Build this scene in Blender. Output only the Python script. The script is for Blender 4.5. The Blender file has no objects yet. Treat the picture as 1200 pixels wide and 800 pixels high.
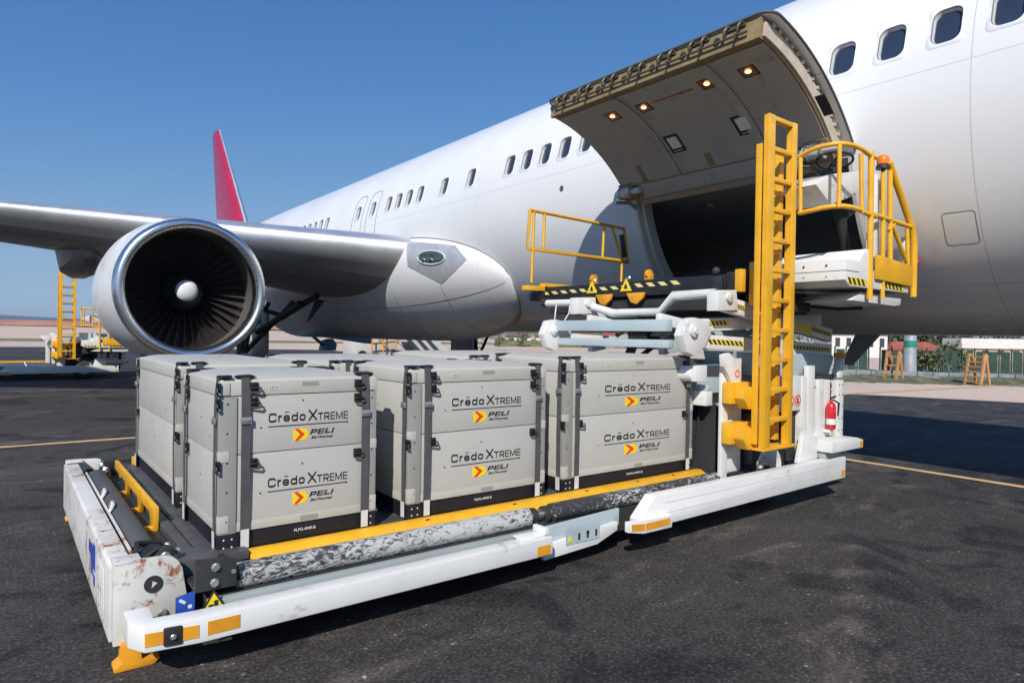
import bpy, bmesh, math, random
from mathutils import Vector, Matrix
random.seed(7)
SC = bpy.context.scene
COL = SC.collection
R_ = math.radians
# ------------------------------------------------------------------ camera
F_PX, YAW, PITCH, ROLL, HC = 771.24, R_(37.683), R_(0.481), R_(0.9146), 1.92
_fw = Vector((math.sin(YAW)*math.cos(PITCH), math.cos(YAW)*math.cos(PITCH), -math.sin(PITCH)))
_r0 = Vector((math.cos(YAW), -math.sin(YAW), 0)); _u0 = _r0.cross(_fw)
_rt = _r0*math.cos(ROLL)+_u0*math.sin(ROLL); _up = -_r0*math.sin(ROLL)+_u0*math.cos(ROLL)
CAMP = Vector((0, 0, HC))
cd = bpy.data.cameras.new('camera'); cam = bpy.data.objects.new('camera', cd); COL.objects.link(cam)
cd.sensor_fit = 'HORIZONTAL'; cd.sensor_width = 36; cd.lens = F_PX/1200*36
cd.clip_start = .05; cd.clip_end = 30000
cam.matrix_world = Matrix(((_rt.x, _up.x, -_fw.x, 0), (_rt.y, _up.y, -_fw.y, 0), (_rt.z, _up.z, -_fw.z, HC), (0, 0, 0, 1)))
SC.camera = cam
# ------------------------------------------------------------------ light
LDIR = Vector((.92, .85, -1.0)).normalized()          # direction the sunlight travels
SUN_EL = math.asin(-LDIR.z)
SUN_AZ = math.atan2(-LDIR.x, -LDIR.y)                 # clockwise from +Y
w = bpy.data.worlds.new('World'); SC.world = w; w.use_nodes = True
nt = w.node_tree; nt.nodes.clear()
sky = nt.nodes.new('ShaderNodeTexSky'); sky.sky_type = 'NISHITA'; sky.sun_disc = False
sky.sun_elevation = SUN_EL; sky.sun_rotation = SUN_AZ
sky.altitude = 0; sky.air_density = .7; sky.dust_density = 0; sky.ozone_density = 3
bg = nt.nodes.new('ShaderNodeBackground'); bg.inputs[1].default_value = .10
wo = nt.nodes.new('ShaderNodeOutputWorld')
g1 = nt.nodes.new('ShaderNodeVectorMath'); g1.operation = 'SCALE'; g1.inputs['Scale'].default_value = .1087
g2 = nt.nodes.new('ShaderNodeVectorMath'); g2.operation = 'SCALE'; g2.inputs['Scale'].default_value = 9.2
cv = nt.nodes.new('ShaderNodeRGBCurve'); cv.mapping.extend = 'HORIZONTAL'   # one colour grade for the whole sky: clear deep blue
for ch, pts in enumerate((((0, 0), (.105, .072), (.266, .205), (.58, .33), (1, .44)), ((0, 0), (.188, .205), (.445, .375), (.75, .465), (1, .54)), ((0, 0), (.366, .49), (.709, .605), (.9, .63), (1, .66)))):
    c_ = cv.mapping.curves[ch]
    c_.points[0].location = pts[0]; c_.points[1].location = pts[-1]
    for q_ in pts[1:-1]: c_.points.new(*q_)
cv.mapping.update()
nt.links.new(sky.outputs[0], g1.inputs[0]); nt.links.new(g1.outputs[0], cv.inputs['Color']); nt.links.new(cv.outputs[0], g2.inputs[0])
nt.links.new(g2.outputs[0], bg.inputs[0]); nt.links.new(bg.outputs[0], wo.inputs[0])
sd = bpy.data.lights.new('sun', 'SUN'); sd.energy = 4.2; sd.angle = R_(.53); sd.color = (1, .955, .88)
so = bpy.data.objects.new('sun', sd); COL.objects.link(so)
so.rotation_euler = LDIR.to_track_quat('-Z', 'Y').to_euler(); so.location = (-20, -20, 30)
SC.view_settings.view_transform = 'Standard'; SC.view_settings.look = 'None'
SC.view_settings.exposure = 0.2; SC.view_settings.gamma = 1; SC.view_settings.use_curve_mapping = False
SC.render.engine = 'CYCLES'
SC.cycles.use_denoising = True
SC.cycles.max_bounces = 8; SC.cycles.caustics_reflective = False; SC.cycles.caustics_refractive = False; SC.cycles.sample_clamp_indirect = 4

# ------------------------------------------------------------------ photo pixel -> ray
def ray(x, y): return _fw+_rt*((x-600)/F_PX)+_up*((400-y)/F_PX)
def onX(x, y, X): d = ray(x, y); return CAMP+d*(X/d.x)
def onY(x, y, Y): d = ray(x, y); return CAMP+d*(Y/d.y)
def onZ(x, y, Z): d = ray(x, y); return CAMP+d*((Z-HC)/d.z)
def pj(P):
    v = Vector(P)-CAMP; d = v.dot(_fw); return (600+F_PX*v.dot(_rt)/d, 400-F_PX*v.dot(_up)/d)

# ------------------------------------------------------------------ materials
def N(nt, t, **k):
    n = nt.nodes.new('ShaderNode'+t)
    for a, b in k.items(): setattr(n, a, b)
    return n
def mixc(nt, fac, a, b, mode='MIX'):
    m = N(nt, 'Mix', data_type='RGBA', blend_type=mode)
    for s, v in ((0, fac), (6, a), (7, b)):
        if hasattr(v, 'is_linked'): nt.links.new(v, m.inputs[s])
        else: m.inputs[s].default_value = v if s == 0 else (*v[:3], 1)
    return m.outputs[2]
def noise(nt, co, scale, detail=4, rough=.55, dist=0):
    n = N(nt, 'TexNoise'); n.inputs['Scale'].default_value = scale; n.inputs['Detail'].default_value = detail
    n.inputs['Roughness'].default_value = rough; n.inputs['Distortion'].default_value = dist
    nt.links.new(co, n.inputs['Vector']); return n.outputs[0]
def ramp(nt, f, a, b, va=0, vb=1):
    m = N(nt, 'MapRange'); nt.links.new(f, m.inputs[0])
    for i, v in enumerate((a, b, va, vb)): m.inputs[1+i].default_value = v
    m.interpolation_type = 'SMOOTHSTEP'; return m.outputs[0]
def math_(nt, op, a, b=None, c=None):
    m = N(nt, 'Math', operation=op)
    for i, v in enumerate((a, b, c)):
        if v is None: continue
        if hasattr(v, 'is_linked'): nt.links.new(v, m.inputs[i])
        else: m.inputs[i].default_value = v
    return m.outputs[0]
def base(name):
    m = bpy.data.materials.new(name); m.use_nodes = True
    nt = m.node_tree; p = nt.nodes['Principled BSDF']
    co = N(nt, 'TexCoord').outputs['Object']
    return m, nt, p, co
def M(name, col, rough=.5, metal=0, var=.12, vs=3.0, bump=0, bs=80, coat=0, dirt=None, spec=.5, rvar=.1):
    """painted / cast / rubber surface: base colour with uneven tone, optional dirt (colour, amount, scale)"""
    m, nt, p, co = base(name)
    n1 = noise(nt, co, vs, 6, .6)
    c = mixc(nt, ramp(nt, n1, .3, .7), [x*(1-var) for x in col], [min(1, x*(1+var*.6)) for x in col])
    if dirt:
        dc, am, ds = dirt
        n2 = noise(nt, co, ds, 8, .7, .4)
        c = mixc(nt, ramp(nt, n2, .62-.25*am, .78-.12*am), c, dc)
    nt.links.new(c, p.inputs['Base Color'])
    n3 = noise(nt, co, vs*3.7, 4)
    nt.links.new(ramp(nt, n3, .25, .75, max(.02, rough-rvar), min(1, rough+rvar)), p.inputs['Roughness'])
    p.inputs['Metallic'].default_value = metal; p.inputs['Coat Weight'].default_value = coat
    p.inputs['Specular IOR Level'].default_value = spec
    if bump:
        b = N(nt, 'Bump'); b.inputs['Strength'].default_value = bump; b.inputs['Distance'].default_value = .01
        nt.links.new(noise(nt, co, bs, 5), b.inputs['Height']); nt.links.new(b.outputs[0], p.inputs['Normal'])
    return m
MT = {}
MT['white'] = M('loader_white_paint', (.72, .72, .70), .42, var=.06, vs=2.5, dirt=((.42, .38, .33), .22, 3.5), bump=.06, bs=30)
MT['white_rail'] = M('rail_white_paint', (.76, .76, .74), .4, var=.05, vs=1.6, dirt=((.45, .41, .36), .25, 5), bump=.05, bs=20)
MT['grey_paint'] = M('loader_grey_paint', (.34, .38, .38), .45, var=.1, vs=2, dirt=((.22, .2, .18), .2, 4))
MT['pale_blue'] = M('pale_blue_grey_paint', (.42, .5, .53), .45, var=.08, vs=2)
MT['yellow'] = M('safety_yellow_paint', (.80, .42, .022), .42, var=.1, vs=4, dirt=((.42, .23, .05), .15, 9), bump=.05, bs=40)
MT['orange'] = M('orange_paint', (.78, .33, .02), .5, var=.15, vs=5, dirt=((.4, .2, .1), .3, 8))
MT['black'] = M('black_paint', (.018, .019, .022), .45, var=.3, vs=4, dirt=((.09, .08, .07), .25, 6))
MT['dark'] = M('dark_steel', (.045, .045, .047), .5, metal=.3, var=.3, vs=6, dirt=((.12, .11, .1), .35, 9), bump=.15)
MT['deck'] = M('deck_steel', (.11, .11, .115), .5, metal=.35, var=.25, vs=3, dirt=((.2, .18, .16), .3, 6), bump=.15)
MT['rubber'] = M('black_rubber', (.022, .022, .022), .75, var=.3, vs=6, bump=.2)
MT['bolt'] = M('zinc_bolt', (.62, .62, .6), .3, metal=.8, var=.1, vs=20)
MT['steel'] = M('bright_steel', (.55, .55, .54), .3, metal=1, var=.12, vs=5)
MT['void'] = M('bay_shade_black', (.03, .03, .032), .8, var=.2)  # near-black colour standing in for the shade inside bays, gaps and holes
MT['ctray'] = M('container_grey_panel', (.495, .48, .44), .55, var=.035, vs=1.2, bump=.02, bs=150)
MT['clid'] = M('container_lid_grey', (.50, .48, .43), .5, var=.04, vs=1.5)
MT['ccorner'] = M('container_corner_profile', (.31, .305, .285), .5, var=.05, vs=3)
MT['cpallet'] = M('container_black_pallet', (.012, .012, .017), .5, var=.3, vs=5)
MT['strap'] = M('grey_strap_webbing', (.085, .082, .085), .85, var=.15, vs=10, bump=.4, bs=400)
MT['latch'] = M('black_latch_plastic', (.015, .015, .016), .4)
MT['tag'] = M('white_strap_tag', (.66, .66, .64), .6)
MT['print'] = M('dark_grey_print', (.02, .02, .022), .6)
MT['pyellow'] = M('print_yellow', (.9, .66, .01), .5, var=.02)
MT['pred'] = M('print_red', (.75, .05, .02), .5, var=.02)
MT['blue'] = M('blue_sticker', (.02, .07, .38), .45)
MT['red'] = M('extinguisher_red', (.55, .012, .02), .3, coat=.5)
MT['signy'] = M('warning_yellow', (.85, .62, .02), .5, var=.04)
MT['paley'] = M('pale_yellow_marking', (.80, .66, .28), .55, var=.06)
MT['amber'] = M('amber_beacon', (.85, .2, .01), .25, coat=.6)
# hazard stripe paint is built from separate stripes; rusty paint for the loader's end beam
def rusty():
    m, nt, p, co = base('scuffed_rusty_white_paint')
    n1 = noise(nt, co, 7, 9, .75, .6); n2 = noise(nt, co, 1.7, 4)
    n3 = noise(nt, co, 24, 6, .7)
    c = mixc(nt, ramp(nt, n2, .35, .7), (.7, .69, .66), (.56, .54, .5))
    c = mixc(nt, ramp(nt, n3, .6, .75, 0, .6), c, (.4, .37, .33))
    f = math_(nt, 'MULTIPLY', ramp(nt, n1, .52, .60), ramp(nt, n2, .40, .55))
    c = mixc(nt, f, c, (.3, .1, .025))
    nt.links.new(c, p.inputs['Base Color']); p.inputs['Roughness'].default_value = .55
    b = N(nt, 'Bump'); b.inputs['Strength'].default_value = .15; b.inputs['Distance'].default_value = .01
    nt.links.new(n1, b.inputs['Height']); nt.links.new(b.outputs[0], p.inputs['Normal'])
    return m
MT['rusty'] = rusty()
def scuffed(lo=.40, hi=.52):
    m, nt, p, co = base('scuffed_guide_roller')
    mp = N(nt, 'Mapping'); mp.inputs['Scale'].default_value = (1, 2.2, 2.2); mp.inputs['Rotation'].default_value = (0, .5, .3)
    nt.links.new(co, mp.inputs[0])
    n1 = noise(nt, mp.outputs[0], 14, 9, .72, 1.2); n2 = noise(nt, co, .9, 2)
    thr = math_(nt, 'ADD', n1, ramp(nt, n2, .3, .7, -.05, .06))
    c = mixc(nt, ramp(nt, thr, lo, hi), (.035, .037, .04), (.46, .46, .45))
    nt.links.new(c, p.inputs['Base Color']); p.inputs['Roughness'].default_value = .5
    return m
MT['scuffed'] = scuffed(); MT['scuffed2'] = scuffed(.52, .64)

# ------------------------------------------------------------------ mesh helpers
ORG = {}
class MB:
    def __init__(s): s.v = []; s.f = []; s.mi = []
    def add(s, V, Fc, mi=0):
        o = len(s.v); s.v += [Vector(p) for p in V]; s.f += [tuple(i+o for i in q) for q in Fc]; s.mi += [mi]*len(Fc); return s
    def box(s, a, b, mi=0):
        x0, y0, z0 = a; x1, y1, z1 = b
        return s.add([(x0,y0,z0),(x1,y0,z0),(x1,y1,z0),(x0,y1,z0),(x0,y0,z1),(x1,y0,z1),(x1,y1,z1),(x0,y1,z1)],
                     [(3,2,1,0),(4,5,6,7),(0,1,5,4),(1,2,6,5),(2,3,7,6),(3,0,4,7)], mi)
    def bar(s, p, q, w, h, up=(0,0,1), mi=0):
        p = Vector(p); q = Vector(q); d = (q-p).normalized(); u = Vector(up)
        sd = d.cross(u)
        if sd.length < 1e-4: sd = d.cross(Vector((1,0,0)))
        sd.normalize(); u = sd.cross(d)
        a = sd*w/2; b = u*h/2
        return s.add([p-a-b,p+a-b,p+a+b,p-a+b,q-a-b,q+a-b,q+a+b,q-a+b], [(0,1,2,3),(7,6,5,4),(4,5,1,0),(5,6,2,1),(6,7,3,2),(7,4,0,3)], mi)
    def tube(s, pts, r, n=10, mi=0, caps=True, closed=False):
        pts = [Vector(p) for p in pts]; k = len(pts); rr = r if isinstance(r, (list, tuple)) else [r]*k
        rings = []; ref = None
        for i, p in enumerate(pts):
            if closed: t = pts[(i+1) % k]-pts[i-1]
            else: t = pts[min(i+1, k-1)]-pts[max(i-1, 0)]
            t.normalize()
            if ref is None:
                ref = t.cross(Vector((0,0,1)))
                if ref.length < .05: ref = t.cross(Vector((1,0,0)))
            ref = (ref-t*ref.dot(t)).normalized(); b = t.cross(ref)
            sc = 1.0
            if 0 < i < k-1 or closed:
                a1 = (pts[i]-pts[i-1]).normalized(); sc = 1/max(.55, abs(t.dot(a1)))
            rings.append([p+(ref*math.cos(2*math.pi*j/n)+b*math.sin(2*math.pi*j/n))*rr[i]*min(sc, 1.3) for j in range(n)])
        V = [x for g in rings for x in g]; Fc = []
        for i in range(k if closed else k-1):
            i2 = (i+1) % k
            for j in range(n): Fc.append((i*n+j, i2*n+j, i2*n+(j+1) % n, i*n+(j+1) % n))
        if caps and not closed: Fc.append(tuple(range(n))); Fc.append(tuple((k-1)*n+n-1-j for j in range(n)))
        return s.add(V, Fc, mi)
    def cyl(s, p, q, r, n=16, r2=None, mi=0): return s.tube([p, q], [r, r if r2 is None else r2], n, mi)
    def prism(s, poly, ax, a, b, mi=0):
        """poly: 2-D outline; ax: the axis it is pushed along ('x' -> (y,z), 'y' -> (x,z), 'z' -> (x,y))"""
        def P(u, v, t): return {'x': (t,u,v), 'y': (u,t,v), 'z': (u,v,t)}[ax]
        n = len(poly); V = [P(u, v, a) for u, v in poly]+[P(u, v, b) for u, v in poly]
        return s.add(V, [tuple(range(n-1,-1,-1)), tuple(range(n, 2*n))]+[(i,(i+1) % n,n+(i+1) % n,n+i) for i in range(n)], mi)
    def lathe(s, prof, o, ax, n=32, mi=0, capa=False, capb=False):
        o = Vector(o); A = Vector(ax).normalized(); u = A.orthogonal().normalized(); v = A.cross(u); V = []; Fc = []
        for r, t in prof:
            for j in range(n):
                a = 2*math.pi*j/n; V.append(o+A*t+(u*math.cos(a)+v*math.sin(a))*r)
        for i in range(len(prof)-1):
            for j in range(n): Fc.append((i*n+j, i*n+(j+1) % n, (i+1)*n+(j+1) % n, (i+1)*n+j))
        if capa: Fc.append(tuple(range(n-1,-1,-1)))
        if capb: Fc.append(tuple((len(prof)-1)*n+j for j in range(n)))
        return s.add(V, Fc, mi)
    def ball(s, c, r, n=10, mi=0, sc=(1,1,1)):
        c = Vector(c); V = []; Fc = []; m = n//2+1
        for i in range(m):
            ph = math.pi*i/(m-1)
            for j in range(n):
                a = 2*math.pi*j/n; V.append(c+Vector((math.sin(ph)*math.cos(a)*sc[0], math.sin(ph)*math.sin(a)*sc[1], math.cos(ph)*sc[2]))*r)
        for i in range(m-1):
            for j in range(n): Fc.append((i*n+j, (i+1)*n+j, (i+1)*n+(j+1) % n, i*n+(j+1) % n))
        return s.add(V, Fc, mi)
    def grid(s, rows, mi=0, flip=False):
        n = len(rows[0]); V = [p for r in rows for p in r]; Fc = []
        for i in range(len(rows)-1):
            for j in range(n-1):
                q = (i*n+j, i*n+j+1, (i+1)*n+j+1, (i+1)*n+j); Fc.append(q[::-1] if flip else q)
        return s.add(V, Fc, mi)
    def mesh(s, name, mats, org=(0,0,0), bevel=0, smooth=32, fix=True, seg=2):
        me = bpy.data.meshes.new(name); o = Vector(org)
        me.from_pydata([tuple(p-o) for p in s.v], [], s.f)
        for m in (mats if isinstance(mats, (list, tuple)) else [mats]): me.materials.append(m)
        for p, i in zip(me.polygons, s.mi): p.material_index = i
        bm = bmesh.new(); bm.from_mesh(me)
        bmesh.ops.remove_doubles(bm, verts=bm.verts, dist=1e-5)
        if fix: bmesh.ops.recalc_face_normals(bm, faces=bm.faces)
        if bevel:
            es = [e for e in bm.edges if len(e.link_faces) == 2 and e.calc_face_angle(0) > R_(28)]
            bmesh.ops.bevel(bm, geom=es, offset=bevel, segments=seg, affect='EDGES', clamp_overlap=True, profile=.6)
        bm.to_mesh(me); bm.free()
        for p in me.polygons: p.use_smooth = True
        me.set_sharp_from_angle(angle=R_(smooth))
        return me
    def build(s, name, mats, parent=None, bevel=0, smooth=32, fix=True, seg=2):
        me = s.mesh(name, mats, ORG.get(parent.name if parent else None, (0,0,0)), bevel, smooth, fix, seg)
        return link(name, me, parent)
def link(name, me, parent=None, loc=(0,0,0), rot=(0,0,0), scale=(1,1,1)):
    o = bpy.data.objects.new(name, me); COL.objects.link(o); o.location = loc; o.rotation_euler = rot; o.scale = scale
    if parent: o.parent = parent; ORG[o.name] = ORG[parent.name]
    else: ORG[o.name] = Vector((0,0,0))
    return o
def inst(name, me, parent, wloc, rot=(0,0,0), scale=(1,1,1)):
    """one more object sharing the mesh `me`, placed at a point of the place"""
    return link(name, me, parent, Vector(wloc)-ORG[parent.name], rot, scale)
def tag(o, label, cat, group=None):
    o['label'] = label; o['category'] = cat
    if group: o['group'] = group
    return o
def thing(name, label, cat, loc, group=None):
    o = bpy.data.objects.new(name, None); COL.objects.link(o); o.location = loc; o.empty_display_size = .3
    ORG[o.name] = Vector(loc); return tag(o, label, cat, group)
def structure(o, kind='structure'): o['kind'] = kind; return o
def text_mesh(name, s, size, mat, bold=0.0, shear=0.0, stretch=1.0, spacing=1.0, small=None, ext=.0006):
    """flat lettering as a mesh in the XZ plane facing -Y, centred"""
    cu = bpy.data.curves.new(name, 'FONT'); cu.body = s; cu.size = size; cu.shear = shear; cu.offset = bold; cu.space_character = spacing
    cu.align_x = 'CENTER'; cu.align_y = 'CENTER'; cu.extrude = ext; cu.resolution_u = 3
    if small:
        cu.small_caps_scale = .78
        for i in range(*small): cu.body_format[i].use_small_caps = True
    ob = bpy.data.objects.new(name, cu); COL.objects.link(ob)
    dg = bpy.context.evaluated_depsgraph_get(); me = bpy.data.meshes.new_from_object(ob.evaluated_get(dg))
    bpy.data.objects.remove(ob); bpy.data.curves.remove(cu)
    me.transform(Matrix.Diagonal((stretch, 1, 1, 1))); me.transform(Matrix.Rotation(R_(90), 4, 'X'))
    me.materials.clear(); me.materials.append(mat); me.name = name
    return me
# ================================================================== SETTING
def asphalt():
    m, nt, p, co = base('worn_asphalt')
    big = noise(nt, co, .11, 5, .6, .5); mid = noise(nt, co, .55, 6, .62, .4); sm = noise(nt, co, 3.2, 6, .65)
    c = mixc(nt, ramp(nt, big, .35, .68), (.037, .033, .031), (.060, .053, .050))
    c = mixc(nt, ramp(nt, mid, .5, .75, 0, .55), c, (.078, .073, .07))
    mp2 = N(nt, 'Mapping'); mp2.inputs['Location'].default_value = (31, 7, 0); nt.links.new(co, mp2.inputs[0])
    stain = noise(nt, mp2.outputs[0], .9, 3, .5, 1.0)
    c = mixc(nt, ramp(nt, stain, .55, .63, 0, .7), c, (.022, .021, .023))
    mp3 = N(nt, 'Mapping'); mp3.inputs['Location'].default_value = (3, 57, 0); mp3.inputs['Scale'].default_value = (.7, 1.6, 1)
    mp3.inputs['Rotation'].default_value = (0, 0, .6); nt.links.new(co, mp3.inputs[0])
    dust = noise(nt, mp3.outputs[0], .7, 7, .7, .8)
    c = mixc(nt, ramp(nt, dust, .52, .72, 0, .6), c, (.13, .115, .10))
    c = mixc(nt, ramp(nt, sm, .35, .7, 0, .35), c, (.03, .029, .03))
    mo = noise(nt, co, 7.5, 7, .75, .3)
    c = mixc(nt, ramp(nt, mo, .42, .66, 0, .55), c, (.082, .075, .07))
    gr = noise(nt, co, 42, 3, .6)
    c = mixc(nt, ramp(nt, gr, .50, .68, 0, .8), c, (.125, .115, .105))
    c = mixc(nt, ramp(nt, gr, .47, .33, 0, .75), c, (.016, .015, .015))
    for sc_, lo, k_ in ((30, .66, .85), (13, .90, .9)):
        sp = N(nt, 'TexVoronoi'); sp.inputs['Scale'].default_value = sc_; nt.links.new(co, sp.inputs['Vector'])
        sel = N(nt, 'SeparateColor'); nt.links.new(sp.outputs['Color'], sel.inputs[0])
        patchy = ramp(nt, dust, .42, .62, .25, 1)
        spk = math_(nt, 'MULTIPLY', math_(nt, 'MULTIPLY', ramp(nt, sp.outputs['Distance'], .20, .12), ramp(nt, sel.outputs[0], lo, lo+.05)), patchy)
        c = mixc(nt, math_(nt, 'MULTIPLY', spk, k_), c, (.36, .34, .31))
    c = mixc(nt, ramp(nt, stain, .54, .64, 0, 1), c, mixc(nt, 1.0, c, (.58, .59, .61), 'MULTIPLY'))
    blot = noise(nt, mp2.outputs[0], 2.3, 2, .4, .6)
    c = mixc(nt, ramp(nt, blot, .66, .72, 0, 1), c, mixc(nt, 1.0, c, (.6, .6, .62), 'MULTIPLY'))
    c = mixc(nt, ramp(nt, dust, .50, .68, 0, 1), c, mixc(nt, 1.0, c, (1.6, 1.52, 1.43), 'MULTIPLY'))
    c = mixc(nt, ramp(nt, big, .42, .62, 0, 1), mixc(nt, 1.0, c, (.88, .88, .89), 'MULTIPLY'), c)
    crk = N(nt, 'TexVoronoi'); crk.feature = 'DISTANCE_TO_EDGE'; crk.inputs['Scale'].default_value = .16; crk.inputs['Randomness'].default_value = 1
    wob = N(nt, 'VectorMath'); wob.operation = 'ADD'; nz = N(nt, 'TexNoise'); nz.inputs['Scale'].default_value = 1.6; nz.inputs['Detail'].default_value = 5; nt.links.new(co, nz.inputs['Vector'])
    sc2 = N(nt, 'VectorMath'); sc2.operation = 'SCALE'; sc2.inputs['Scale'].default_value = .9; nt.links.new(nz.outputs['Color'], sc2.inputs[0]); nt.links.new(co, wob.inputs[0]); nt.links.new(sc2.outputs[0], wob.inputs[1]); nt.links.new(wob.outputs[0], crk.inputs['Vector'])
    c = mixc(nt, ramp(nt, crk.outputs['Distance'], .0022, .0008, 0, .4), c, (.012, .012, .012))
    nt.links.new(c, p.inputs['Base Color'])
    nt.links.new(ramp(nt, stain, .58, .72, .82, .6), p.inputs['Roughness'])
    p.inputs['Specular IOR Level'].default_value = .25
    b = N(nt, 'Bump'); b.inputs['Strength'].default_value = .55; b.inputs['Distance'].default_value = .012
    nt.links.new(noise(nt, co, 75, 5, .7), b.inputs['Height']); nt.links.new(b.outputs[0], p.inputs['Normal'])
    return m
MT['asphalt'] = asphalt()
def concrete():
    m, nt, p, co = base('old_concrete')
    a = noise(nt, co, .05, 5, .6, .3); mp = N(nt, 'Mapping'); mp.inputs['Scale'].default_value = (.02, .22, 1); nt.links.new(co, mp.inputs[0])
    st = noise(nt, mp.outputs[0], 1.4, 6, .6)
    c = mixc(nt, ramp(nt, a, .3, .7), (.56, .43, .345), (.66, .52, .42))
    c = mixc(nt, ramp(nt, st, .52, .72, 0, .55), c, (.38, .30, .25))
    c = mixc(nt, ramp(nt, noise(nt, co, 2.5, 6), .4, .7, 0, .35), c, (.50, .385, .31))
    nt.links.new(c, p.inputs['Base Color']); p.inputs['Roughness'].default_value = .95; p.inputs['Specular IOR Level'].default_value = .1
    return m
MT['concrete'] = concrete()
MT['soil'] = M('red_soil', (.50, .22, .13), .95, var=.25, vs=.05, dirt=((.2, .14, .08), .4, .1))
MT['hill'] = M('far_hill_scrub', (.045, .06, .055), .95, var=.3, vs=.004)
MT['line'] = M('worn_yellow_line', (.60, .42, .20), .8, var=.14, vs=2, dirt=((.22, .17, .12), .3, 5))
MT['drygrass'] = M('dry_grass', (.20, .19, .06), .95, var=.4, vs=.8, dirt=((.32, .27, .13), .5, 1.5), bump=.6, bs=4)

def sheet(name, poly, z, mat, kind='structure'):
    b = MB(); b.add([(x, y, z) for x, y in poly], [tuple(range(len(poly)))])
    return structure(b.build(name, mat, fix=False), kind)
def square(r): return [(-r, -r), (r, -r), (r, r), (-r, r)]
sheet('ground', square(9000), 0, MT['asphalt'])
sheet('concrete_apron', [(28, -80), (26.6, 6.5), (24.6, 11.2), (24.5, 30), (29, 72), (2, 84), (-700, 100), (-700, 150), (900, 150), (900, -80)], .004, MT['concrete'])
pale = M('pale_concrete_strip', (.46, .42, .385), .9, var=.1, vs=.3)
sheet('taxiway_edge', [(-300, 93), (28, 86.5), (28.5, 92), (-300, 101)], .008, pale)
# painted lines: the lead-in line below the fuselage and the cross line behind the loader
sheet('painted_line', [(10.76, -30), (10.93, -30), (10.93, 23), (10.76, 23)], .0085, MT['line'])
sheet('painted_line', [(-60, 13.45), (-60, 13.62), (20, 13.36), (20, 13.19)], .0085, MT['line'])
a, b_ = onZ(1003, 461, 0), onZ(1150, 453, 0)
dv = (b_-a); nn = Vector((-dv.y, dv.x, 0)).normalized()*.22
sheet('painted_line', [(a-dv*.3-nn).to_2d()[:], (b_+dv*.9-nn).to_2d()[:], (b_+dv*.9+nn).to_2d()[:], (a-dv*.3+nn).to_2d()[:]], .0125, MT['line'])
# verge of dry grass beyond the taxiway, seen under the wing
def verge(name, pts, z, mat, step=4):
    rows = []
    (x0, y0), (x1, y1), wd = pts
    d = Vector((x1-x0, y1-y0)); L = d.length; d.normalize(); nrm = Vector((-d.y, d.x)); n = max(2, int(L/step))
    for i in range(n+1):
        r = []
        for j in range(5):
            q = Vector((x0, y0))+d*(L*i/n)+nrm*(wd*(j/4-.5))
            r.append((q.x, q.y, z+(.12+.18*random.random() if 0 < j < 4 else 0)))
        rows.append(r)
    return structure(MB().grid(rows).build(name, mat, smooth=180), 'stuff')
verge('grass_verge', ((-20, 128), (120, 120), 14), .006, MT['drygrass'])
rows = []
for i in range(41):       # the field rises gently beyond the taxiway
    x = -900+i*60; rows.append([(x, 149.9, .0035), (x, 210, .55), (x, 270, 1.6), (x, 335, 3.25)])
structure(MB().grid(rows).build('far_apron', MT['concrete'], smooth=180))
# raised bank of bare soil at the field's edge and low hills far off
rows = []
for i in range(53):
    x = -900+i*20; h = 4.6+.9*math.sin(i*.7)+.8*random.random()
    y = 315+10*math.sin(i*.21)
    rows.append([(x, y, 3.0), (x, y+12, 3+h*.3), (x, y+30, 3+h*.42), (x, y+120, 3.2), (x, y+900, -1)])
structure(MB().grid(rows).build('soil_bank', MT['soil'], smooth=180))
rows = []
for i in range(121):
    t = i/120; x = -7000+t*14000; y = 4300+350*math.sin(t*9)
    h = 66+13*math.sin(t*17+.8)+9*math.sin(t*41+2)+5*math.sin(t*83)+4*random.random()
    rows.append([(x, y-1200, -.5), (x, y-400, h*.5), (x, y, h), (x, y+700, h*.3), (x, y+1500, -.5)])
structure(MB().grid(rows).build('hills', MT['hill'], smooth=180))
# ================================================================== AIRLINER
XC, ZC, FA, FB = 10.74, 4.727, 2.515, 2.705
AO = (XC, 10, 0)
plane = thing('airliner', 'large white twin-engine airliner with its forward cargo door raised', 'airplane', AO)
SILL, HEAD, DY0, DY1 = 2.46, 4.2, 3.95, 7.4           # forward cargo opening
def fz(z, y, n=0.0):
    """point on the near side of the parallel fuselage at height z, pushed out by n"""
    s = max(-1, min(1, (z-ZC)/FB)); c = math.sqrt(1-s*s)
    nx, nz = -c/FA, s/FB; L = math.hypot(nx, nz)
    return Vector((XC-FA*c+nx/L*n, y, z+nz/L*n))
def onF(x, y):
    d = ray(x, y); a = (d.x/FA)**2+(d.z/FB)**2; b = 2*(-XC*d.x/FA**2+(HC-ZC)*d.z/FB**2); c = (XC/FA)**2+((HC-ZC)/FB)**2-1
    return CAMP+d*((-b-math.sqrt(max(0, b*b-4*a*c)))/(2*a))
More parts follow.
